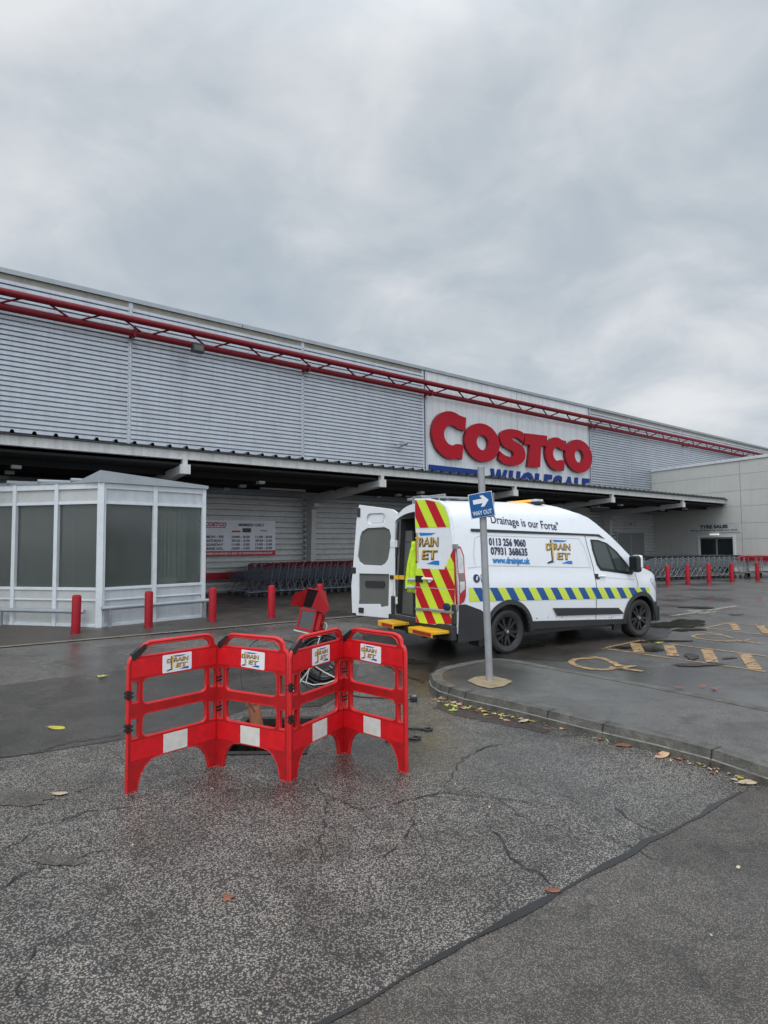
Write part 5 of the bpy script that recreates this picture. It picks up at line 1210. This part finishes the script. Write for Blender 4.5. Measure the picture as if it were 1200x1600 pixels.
for i in range(4):
    a, c = bp[i], bp[i + 1]; d_ = c - a; Lp = d_.length
    pn = bpy.data.objects.new('barrier_panel', None); col.objects.link(pn); pn.parent = fb; pn.location = a - bp[2]; pn.rotation_euler = (0, 0, math.atan2(d_.y, d_.x)); pn.scale = ((Lp - .006) / .75, 1, 1)
    pn['label'] = ('leftmost red barrier panel', 'second red barrier panel from the left', 'third red barrier panel from the left', 'rightmost red barrier panel')[i]
    o = link('panel_frame', pme, None, pn); o2 = link('panel_edge', rme, None, pn)
    for z0_, z1_ in ((.768, .893), (.205, .335)):
        b = MB(); b.prism(rrect(.022, .728, z0_, z1_, .006, 1), -.0172, -.0158, 'xz'); b.build('red_band', A['red_band'], pn)
    b = MB(); b.box(.275, .475, -.0195, -.0175, .205, .335); b.build('reflective_strip', A['white_refl'], pn)
    st_x = (.26, .25, .27, .22)[i]
    b = MB(); b.prism(rrect(st_x, st_x + .245, .765, .893, .008, 2), -.0195, -.0175, 'xz'); o = b.build('sticker', A['sticker'], pn)
    if i in (1, 3): o.rotation_euler = (0, R((0, 2, 0, 1.5)[i]), 0); o.location = (0, 0, (0, .013, 0, .007)[i])
    o = link('emblem', eme, None, pn); o.location = (st_x + .122, -.0205, .829)
    b = MB(); b.prism([(.018, .90), (.04, .885), (.125, .955), (.135, .985), (.118, .992), (.022, .93)], -.022, .016, 'xz'); b.build('grip_pad', A['black'], pn)
    for z in (.43, .655):
        b = MB(); b.box(-.018, .030, -.028, .02, z - .018, z - .006); b.box(-.018, .030, -.028, .02, z + .008, z + .02); b.box(-.010, .012, -.022, .014, z - .03, z + .032); b.build('hinge_clip', A['black'], pn)

# ------------------------------------------------------------------ manhole furniture
mh = thing('open_manhole', 'iron framed open manhole behind the red barrier', 'manhole', pc, math.atan2(e1.y, e1.x))
b = MB(); t_ = .05
b.box(-PW - t_, PW + t_, -PL - t_, -PL + .01, -.06, .014); b.box(-PW - t_, PW + t_, PL - .01, PL + t_, -.06, .014); b.box(-PW - t_, -PW + .01, -PL + .01, PL - .01, -.06, .014); b.box(PW - .01, PW + t_, -PL + .01, PL - .01, -.06, .014); b.build('frame', A['iron'], mh, bevel=.004)
mc = thing('access_cover', 'patterned iron cover plate lying across the middle of the open manhole', 'cover', pc + e2 * (-.02), math.atan2(e1.y, e1.x))
b = MB(); b.box(-PW + .012, PW - .012, -.16, .16, -.03, .006); 
for i in range(-5, 6):
    for k in (-2, -1, 0, 1, 2): b.box(i * .052 - .016, i * .052 + .016, k * .058 - .016, k * .058 + .016, .006, .011)
b.build('plate', A['iron'], mc)
cp = thing('clay_pipe', 'orange clay guide pipe leaning out of the open manhole', 'pipe', G(407, 1150, 0))
b = MB(); p0_ = Vector((.03, -.0, -.25)); p1_ = Vector((-.10, .12, .30)); ax = (p1_ - p0_); b.tube([p0_, p0_ + ax * .5, p1_], .055, 18, cap=False); b.tube([p1_, p0_ + ax * .3], .045, 18, cap=False); o = b.build('barrel', A['clay'], cp, True)
b = MB(); b.tube([p1_ - ax * .10, p1_ + ax * .0], .064, 18, cap=False); b.build('socket', A['clay'], cp, True)

# drain camera reel with monitor
eb = G(492, 1086); ek = thing('camera_reel', 'drain camera reel with black cable coil on a white tube stand', 'cable reel', eb, R(0))
b = MB()
RC = Vector((.08, .16, .36))
for i in range(9):
    rr = .21 + (i % 5) * .022; y = -.07 + (i // 5) * .05 + (i % 2) * .02
    b.tube([(RC.x + rr * math.cos(2 * math.pi * k / 36), RC.y + y, RC.z + rr * math.sin(2 * math.pi * k / 36)) for k in range(37)], .013, 6, cap=False)
b.build('cable_coil', A['black'], ek, True)
b = MB()
for yy in (-.10, .10):
    for rr in (.16, .33): b.tube([(RC.x + rr * math.cos(2 * math.pi * k / 32), RC.y + yy, RC.z + rr * math.sin(2 * math.pi * k / 32)) for k in range(33)], .008, 6, cap=False)
    for k in range(6): a = k * math.pi / 3 + .3; b.tube([(RC.x, RC.y + yy, RC.z), (RC.x + .33 * math.cos(a), RC.y + yy, RC.z + .33 * math.sin(a))], .006, 5)
b.build('reel_cage', A['black'], ek, True)
b = MB(); b.lathe([(.09, -.11), (.09, .11)], 20, 'y', T=Matrix.Translation(RC)); b.build('hub', A['blackrough'], ek, True)
b = MB()
for yy in (-.02, .34):
    apex = Vector((-.02, yy, .34)); 
    b.tube([(-.26, yy - .03, .02), (-.14, yy, .18), apex, (.10, yy, .26), (.30, yy, .16)], .0075, 8)
    b.tube([(-.14, yy - .01, .16), (-.02, yy - .01, .12), (.12, yy - .01, .13), (.26, yy - .01, .18)], .0065, 8)
    b.tube([(-.10, yy, .13), (-.06, yy, .30), (-.02, yy, .34), (.05, yy, .62)], .0075, 8)
b.tube([(-.26, -.05, .02), (-.26, .34, .02)], .0075, 8); b.tube([(-.15, -.12, .015), (.34, .0, .05)], .007, 8); b.tube([(.30, -.02, .16), (.30, .34, .16)], .0075, 8); b.tube([(.05, -.02, .62), (.05, .34, .62)], .0075, 8)
b.build('tube_stand', A['white_tube'], ek, True)
b = MB(); b.tube([(.05, .16, .55), (.03, .16, .74)], .022, 10); b.box(-.02, .10, .1, .22, .52, .60); b.build('monitor_post', A['galv'], ek, True)
b = MB()
rnd = random.Random(8)
for i in range(26): b.tube([(.12 + rnd.uniform(-.07, .09), .05 + rnd.uniform(-.05, .1), .56 + rnd.uniform(-.03, .08)), (.12 + rnd.uniform(-.07, .09), .05 + rnd.uniform(-.05, .1), .56 + rnd.uniform(-.03, .08))], .012, 5)
b.build('cable_tangle', A['black'], ek, True)
mn = thing('camera_monitor', 'red drain survey monitor with open sun hood perched on the reel stand', 'monitor', eb + Vector((-.12, .14, .69)), R(-22)); mn.scale = (.8, .8, .85)
mn.rotation_euler = (R(-14), R(7), R(-24))
b = MB(); b.box(-.15, .13, -.02, .13, .0, .30); b.build('case', A['monitor_red'], mn, bevel=.012)
b = MB(); b.box(-.15, .13, -.035, -.019, .0, .035); b.box(-.15, .13, -.035, -.019, .265, .30); b.box(-.15, -.12, -.035, -.019, .035, .265); b.box(.10, .13, -.035, -.019, .035, .265); b.build('bezel', A['monitor_red'], mn, bevel=.004)
b = MB(); b.box(-.121, .101, -.0245, -.0205, .034, .266); b.build('screen', A['screen'], mn)
b = MB()   # hood: lid up, side wings
b.prism([(-.20, .32), (-.21, .44), (-.15, .57), (.13, .57), (.19, .44), (.17, .32)], .045, .055, 'xz', T=Matrix.Translation((0, .0, 0))); b.build('hood_back', A['mon_dark'], mn)
b = MB(); 
b.add([(-.15, .045, .57), (-.23, -.16, .45), (-.25, -.17, .30), (-.16, .04, .30)], [(0, 1, 2, 3)]); b.add([(-.158, .045, .57), (-.238, -.16, .45), (-.258, -.17, .30), (-.168, .04, .30)], [(0, 1, 2, 3)])
b.add([(.14, .045, .57), (.135, -.15, .54), (.10, -.17, .32), (.24, .0, .27), (.27, .04, .34)], [(0, 1, 2, 3, 4)]); b.add([(.148, .05, .57), (.143, -.152, .546), (.108, -.176, .314), (.248, -.004, .264), (.278, .044, .34)], [(0, 1, 2, 3, 4)])
b.box(-.155, .135, .03, .06, .565, .58); b.build('hood_wings', A['monitor_red'], mn)
b = MB(); b.box(.131, .20, .0, .12, .03, .26); b.lathe([(.03, .2), (.035, .215), (.02, .22)], 12, 'x', T=Matrix.Translation((0, .06, .14))); b.build('side_housing', A['monitor_red'], mn, bevel=.008)
b = MB(); b.tube([(-.16, -.06, -.02), (.12, -.06, -.03), (.14, .1, -.01), (.24, .1, .03), (.27, .1, .10), (.25, .1, .15), (.19, .1, .16)], .009, 8); b.box(.06, .24, .0, .16, -.04, -.01); b.build('carry_frame', A['white_tube'], mn, True)
cb_ = thing('push_cable', 'thin black camera cable looping from the reel down into the manhole', 'cable', eb)
g_ = lambda x, y, Y: (lambda r: Vector((r.x * Y / r.y, Y, HC + r.z * Y / r.y)))(ray(x, y))
pts = [g_(500, 1024, eb.y + .1), g_(478, 1012, eb.y), g_(455, 1003, eb.y - .05), g_(430, 997.5, eb.y - .1), g_(410, 997, eb.y - .3), g_(392, 1008, eb.y - .55), g_(380, 1030, eb.y - .85), g_(377, 1060, eb.y - 1.1), g_(384, 1088, eb.y - 1.3), g_(398, 1112, eb.y - 1.45)]
sp2 = spline([tuple(p - eb) for p in pts], 6); b = MB(); b.tube(sp2, .006, 6); b.build('cable', A['black'], cb_, True)
cn_ = thing('cable_connector', 'small black cable connector lying on the asphalt right of the barrier', 'connector', G(646, 1096))
b = MB(); b.box(-.035, .04, -.035, .035, 0.001, .055); b.build('housing', A['black'], cn_, bevel=.008)
b = MB(); b.box(-.01, .03, -.02, .02, .055, .062); b.build('cap', A['galv'], cn_)
b = MB(); b.tube([(-.035, 0, .02), (-.3, .12, .008), (-.55, .16, .008), (-.75, .3, .01)], .007, 6); b.build('lead', A['black'], cn_, True)
def key(label, p, rz, l=.26):
    o = thing('lifting_key', label, 'lifting key', p, rz); b = MB(); b.tube([(-l, 0, .012), (0, 0, .012), (.05, .035, .012), (.09, .0, .012), (.05, -.035, .012), (0.0, -.005, .012)], .0095, 8); b.build('bar', A['iron'], o, True)
    b = MB(); b.tube([(-l, 0, .012), (-l - .02, .03, .012)], .010, 8); b.build('hook', A['iron'], o, True)
key('bent steel lifting key lying right of the barrier, the farther one', G(660, 1141), R(-12), .28)
key('bent steel lifting key beside the rightmost barrier foot, the nearer one', G(642, 1156), R(20), .2)

# ------------------------------------------------------------------ leaves
def leaf_mesh(kind, s, seed):
    s = s * 1.15
    rnd = random.Random(seed); b = MB()
    if kind == 'maple':
        rad = [1, .45, .8, .4, .72, .35, .25, .12, .25, .35, .72, .4, .8, .45]; n = len(rad)
        out = [(rad[i] * s * math.cos(2 * math.pi * i / n), rad[i] * s * math.sin(2 * math.pi * i / n)) for i in range(n)]
    else:
        n = 14; out = [(s * math.cos(2 * math.pi * i / n), s * .5 * math.sin(2 * math.pi * i / n) * (1 + .25 * math.cos(2 * math.pi * i / n))) for i in range(n)]
    ph = rnd.uniform(0, 6); k1 = rnd.uniform(.12, .35)
    zf = lambda x, y: .004 + abs(k1 * s * (math.sin(x / s * 2 + ph) * .5 + .5)) * ((x * x + y * y) / (s * s)) * .9
    V_ = [(0, 0, .006)] + [(x, y, zf(x, y)) for x, y in out] + [(x * .5, y * .5, zf(x * .5, y * .5) + .003) for x, y in out]
    f = [(0, n + 1 + i, n + 1 + (i + 1) % n) for i in range(n)] + [(n + 1 + i, 1 + i, 1 + (i + 1) % n, n + 1 + (i + 1) % n) for i in range(n)]
    b.add(V_, f); b.tube([(-s * .9, 0, .006), (-s * 1.35, s * .1, .004)], .0015, 4); return b
leaves = [('maple', 948, 1156, .085, 'leaf_green', 'yellow green lobed leaf against the kerb, the largest green one', 15), ('oval', 975, 1166, .06, 'leaf_brown', 'reddish brown leaf right of the large green leaf by the kerb', 5),
          ('oval', 1034, 1182, .065, 'leaf_tan', 'pinkish tan curled leaf by the kerb near the kerb joint', 30), ('oval', 1067, 1186, .065, 'leaf_brown', 'dark red brown leaf right of the tan leaf by the kerb', -10), ('oval', 1168, 1224, .062, 'leaf_pale', 'pale cream leaf at the far right end of the kerb', 10),
          ('oval', 871, 1131, .05, 'leaf_tan', 'small orange leaf at the kerb left of the large green leaf', 0), ('maple', 708, 1111, .07, 'leaf_green', 'lone green leaf on the asphalt left of the leaf pile', 80), ('maple', 733, 1088, .06, 'leaf_green', 'green leaf standing against the kerb at the left of the pile', 60),
          ('maple', 762, 1109, .075, 'leaf_tan', 'orange lobed leaf in the middle of the leaf pile by the kerb', 20), ('maple', 782, 1109, .075, 'leaf_green', 'bright yellow green lobed leaf at the right of the leaf pile', 50), ('oval', 748, 1098, .06, 'leaf_pale', 'pale pink leaf in the middle of the leaf pile', 10),
          ('oval', 818, 1128, .06, 'leaf_pale', 'pale leaf right of the leaf pile, clear of the kerb', 40), ('oval', 848, 1128, .06, 'leaf_pale', 'pale beige leaf between the pile and the orange leaf', 10), ('oval', 88, 1139, .07, 'leaf_yellow', 'yellow leaf on the smooth wet asphalt at the left', -5),
          ('oval', 93, 1242, .045, 'leaf_pale', 'tiny pale leaf on the coarse asphalt left of the barrier', 0), ('maple', 352, 1405, .045, 'leaf_brown', 'orange brown leaf on the asphalt in front of the barrier', 20), ('maple', 157, 1058, .10, 'leaf_yellow', 'yellow leaves behind the left barrier panel on the road', 40), ('oval', 863, 1394, .035, 'leaf_brown', 'small brown leaf on the tar seam', 0),
          ('oval', 1060, 1075, .05, 'leaf_brown', 'dark brown leaf in the parking bay, left of the cluster', 0), ('maple', 1114, 1076, .07, 'leaf_brown', 'dark brown leaf cluster in the parking bay', 0), ('maple', 1027, 1005, .10, 'leaf_green', 'yellow green leaf on the bay hatching by the front wheel', 0), ('oval', 1098, 1073, .04, 'leaf_brown', 'tiny brown leaf touching the leaf cluster in the parking bay', 40)]
for i, (k_, x, y, s, m, lab, rz) in enumerate(leaves):
    z = .0 if y > 1079 else .014
    o = leaf_mesh(k_, s, i).build('fallen_leaf', A[m], None, True); o.location = G(x, y, z) + Vector((0, 0, .004)); o.rotation_euler = (R(random.uniform(-6, 6)), R(random.uniform(-6, 6)), R(rz)); tag(o, lab, 'leaf', 'fallen leaves')
    if lab.startswith(('green leaf standing', 'yellow green lobed')): o.rotation_euler = (R(38), 0, R(rz)); o.location.z += .02
rnd = random.Random(12); b = MB(); mats_ = [A['leaf_pale'], A['leaf_tan'], A['leaf_brown'], A['leaf_yellow'], A['leaf_green']]
def frag(p, s, m):
    a = rnd.uniform(0, 6.28); n = 6; V_ = [(p.x + s * rnd.uniform(.5, 1) * math.cos(a + i * 1.05), p.y + s * rnd.uniform(.4, .9) * math.sin(a + i * 1.05), .004 + rnd.uniform(0, .012)) for i in range(n)]; b.add(V_, [tuple(range(n))], m)
kerbline = [G(x, y) for x, y in ((690, 1090), (728, 1099), (806, 1117), (857, 1128), (943, 1149), (1030, 1170), (1112, 1198), (1200, 1224))]
for i in range(330):
    t = rnd.random() ** (1.25) * 6.99; k_ = int(t); p = kerbline[k_].lerp(kerbline[k_ + 1], t - k_); dd_ = (kerbline[k_ + 1] - kerbline[k_]).normalized(); nn = Vector((dd_.y, -dd_.x, 0))
    q = p + nn * abs(rnd.gauss(.0, .07 if t > 2.5 else .12)) ; frag(q, rnd.uniform(.006, .02) if rnd.random() < .8 else rnd.uniform(.02, .035), rnd.choice((0, 0, 1, 2, 2, 2, 3)))
for i in range(46):
    t = rnd.uniform(.6, 3.0); k_ = int(t); p = kerbline[k_].lerp(kerbline[k_ + 1], t - k_); dd_ = (kerbline[k_ + 1] - kerbline[k_]).normalized(); nn = Vector((dd_.y, -dd_.x, 0))
    frag(p + nn * rnd.uniform(0, .22) * (1 if t < 2 else .5), rnd.uniform(.02, .045), rnd.choice((0, 1, 2, 3, 3, 4, 2)))
tag(b.build('leaf_litter', mats_), 'strip of small pale and brown leaf crumbs along the foot of the kerb', 'leaf litter', kind='stuff')
b = MB()
for i in range(60):
    x, y = rnd.uniform(-3, 5), rnd.uniform(2.2, 10); frag(Vector((x, y, 0)), rnd.uniform(.006, .014), rnd.choice((0, 0, 1)))
for i in range(len(b.v)): b.v[i] = (b.v[i][0], b.v[i][1], b.v[i][2] + .008)
tag(b.build('scattered_crumbs', mats_), 'tiny pale crumbs scattered over the wet asphalt', 'litter', kind='stuff')
b = MB()   # rusty-brown wet leaf mulch stain beside the kerb
g = ragged(gp([(690, 1098), (720, 1101), (790, 1122), (860, 1142), (850, 1146), (780, 1132), (710, 1118), (676, 1106)]), .02, 3, .06); b.add([(x, y, .003) for x, y in g], [tuple(range(len(g)))])
tag(b.build('leaf_mulch', mat('leaf_mulch', (.040, .026, .022), .45, var=.6, vscale=30, dirt=.8, dirtc=(.03, .028, .027))), kind='structure')
# hide nothing, add nothing else
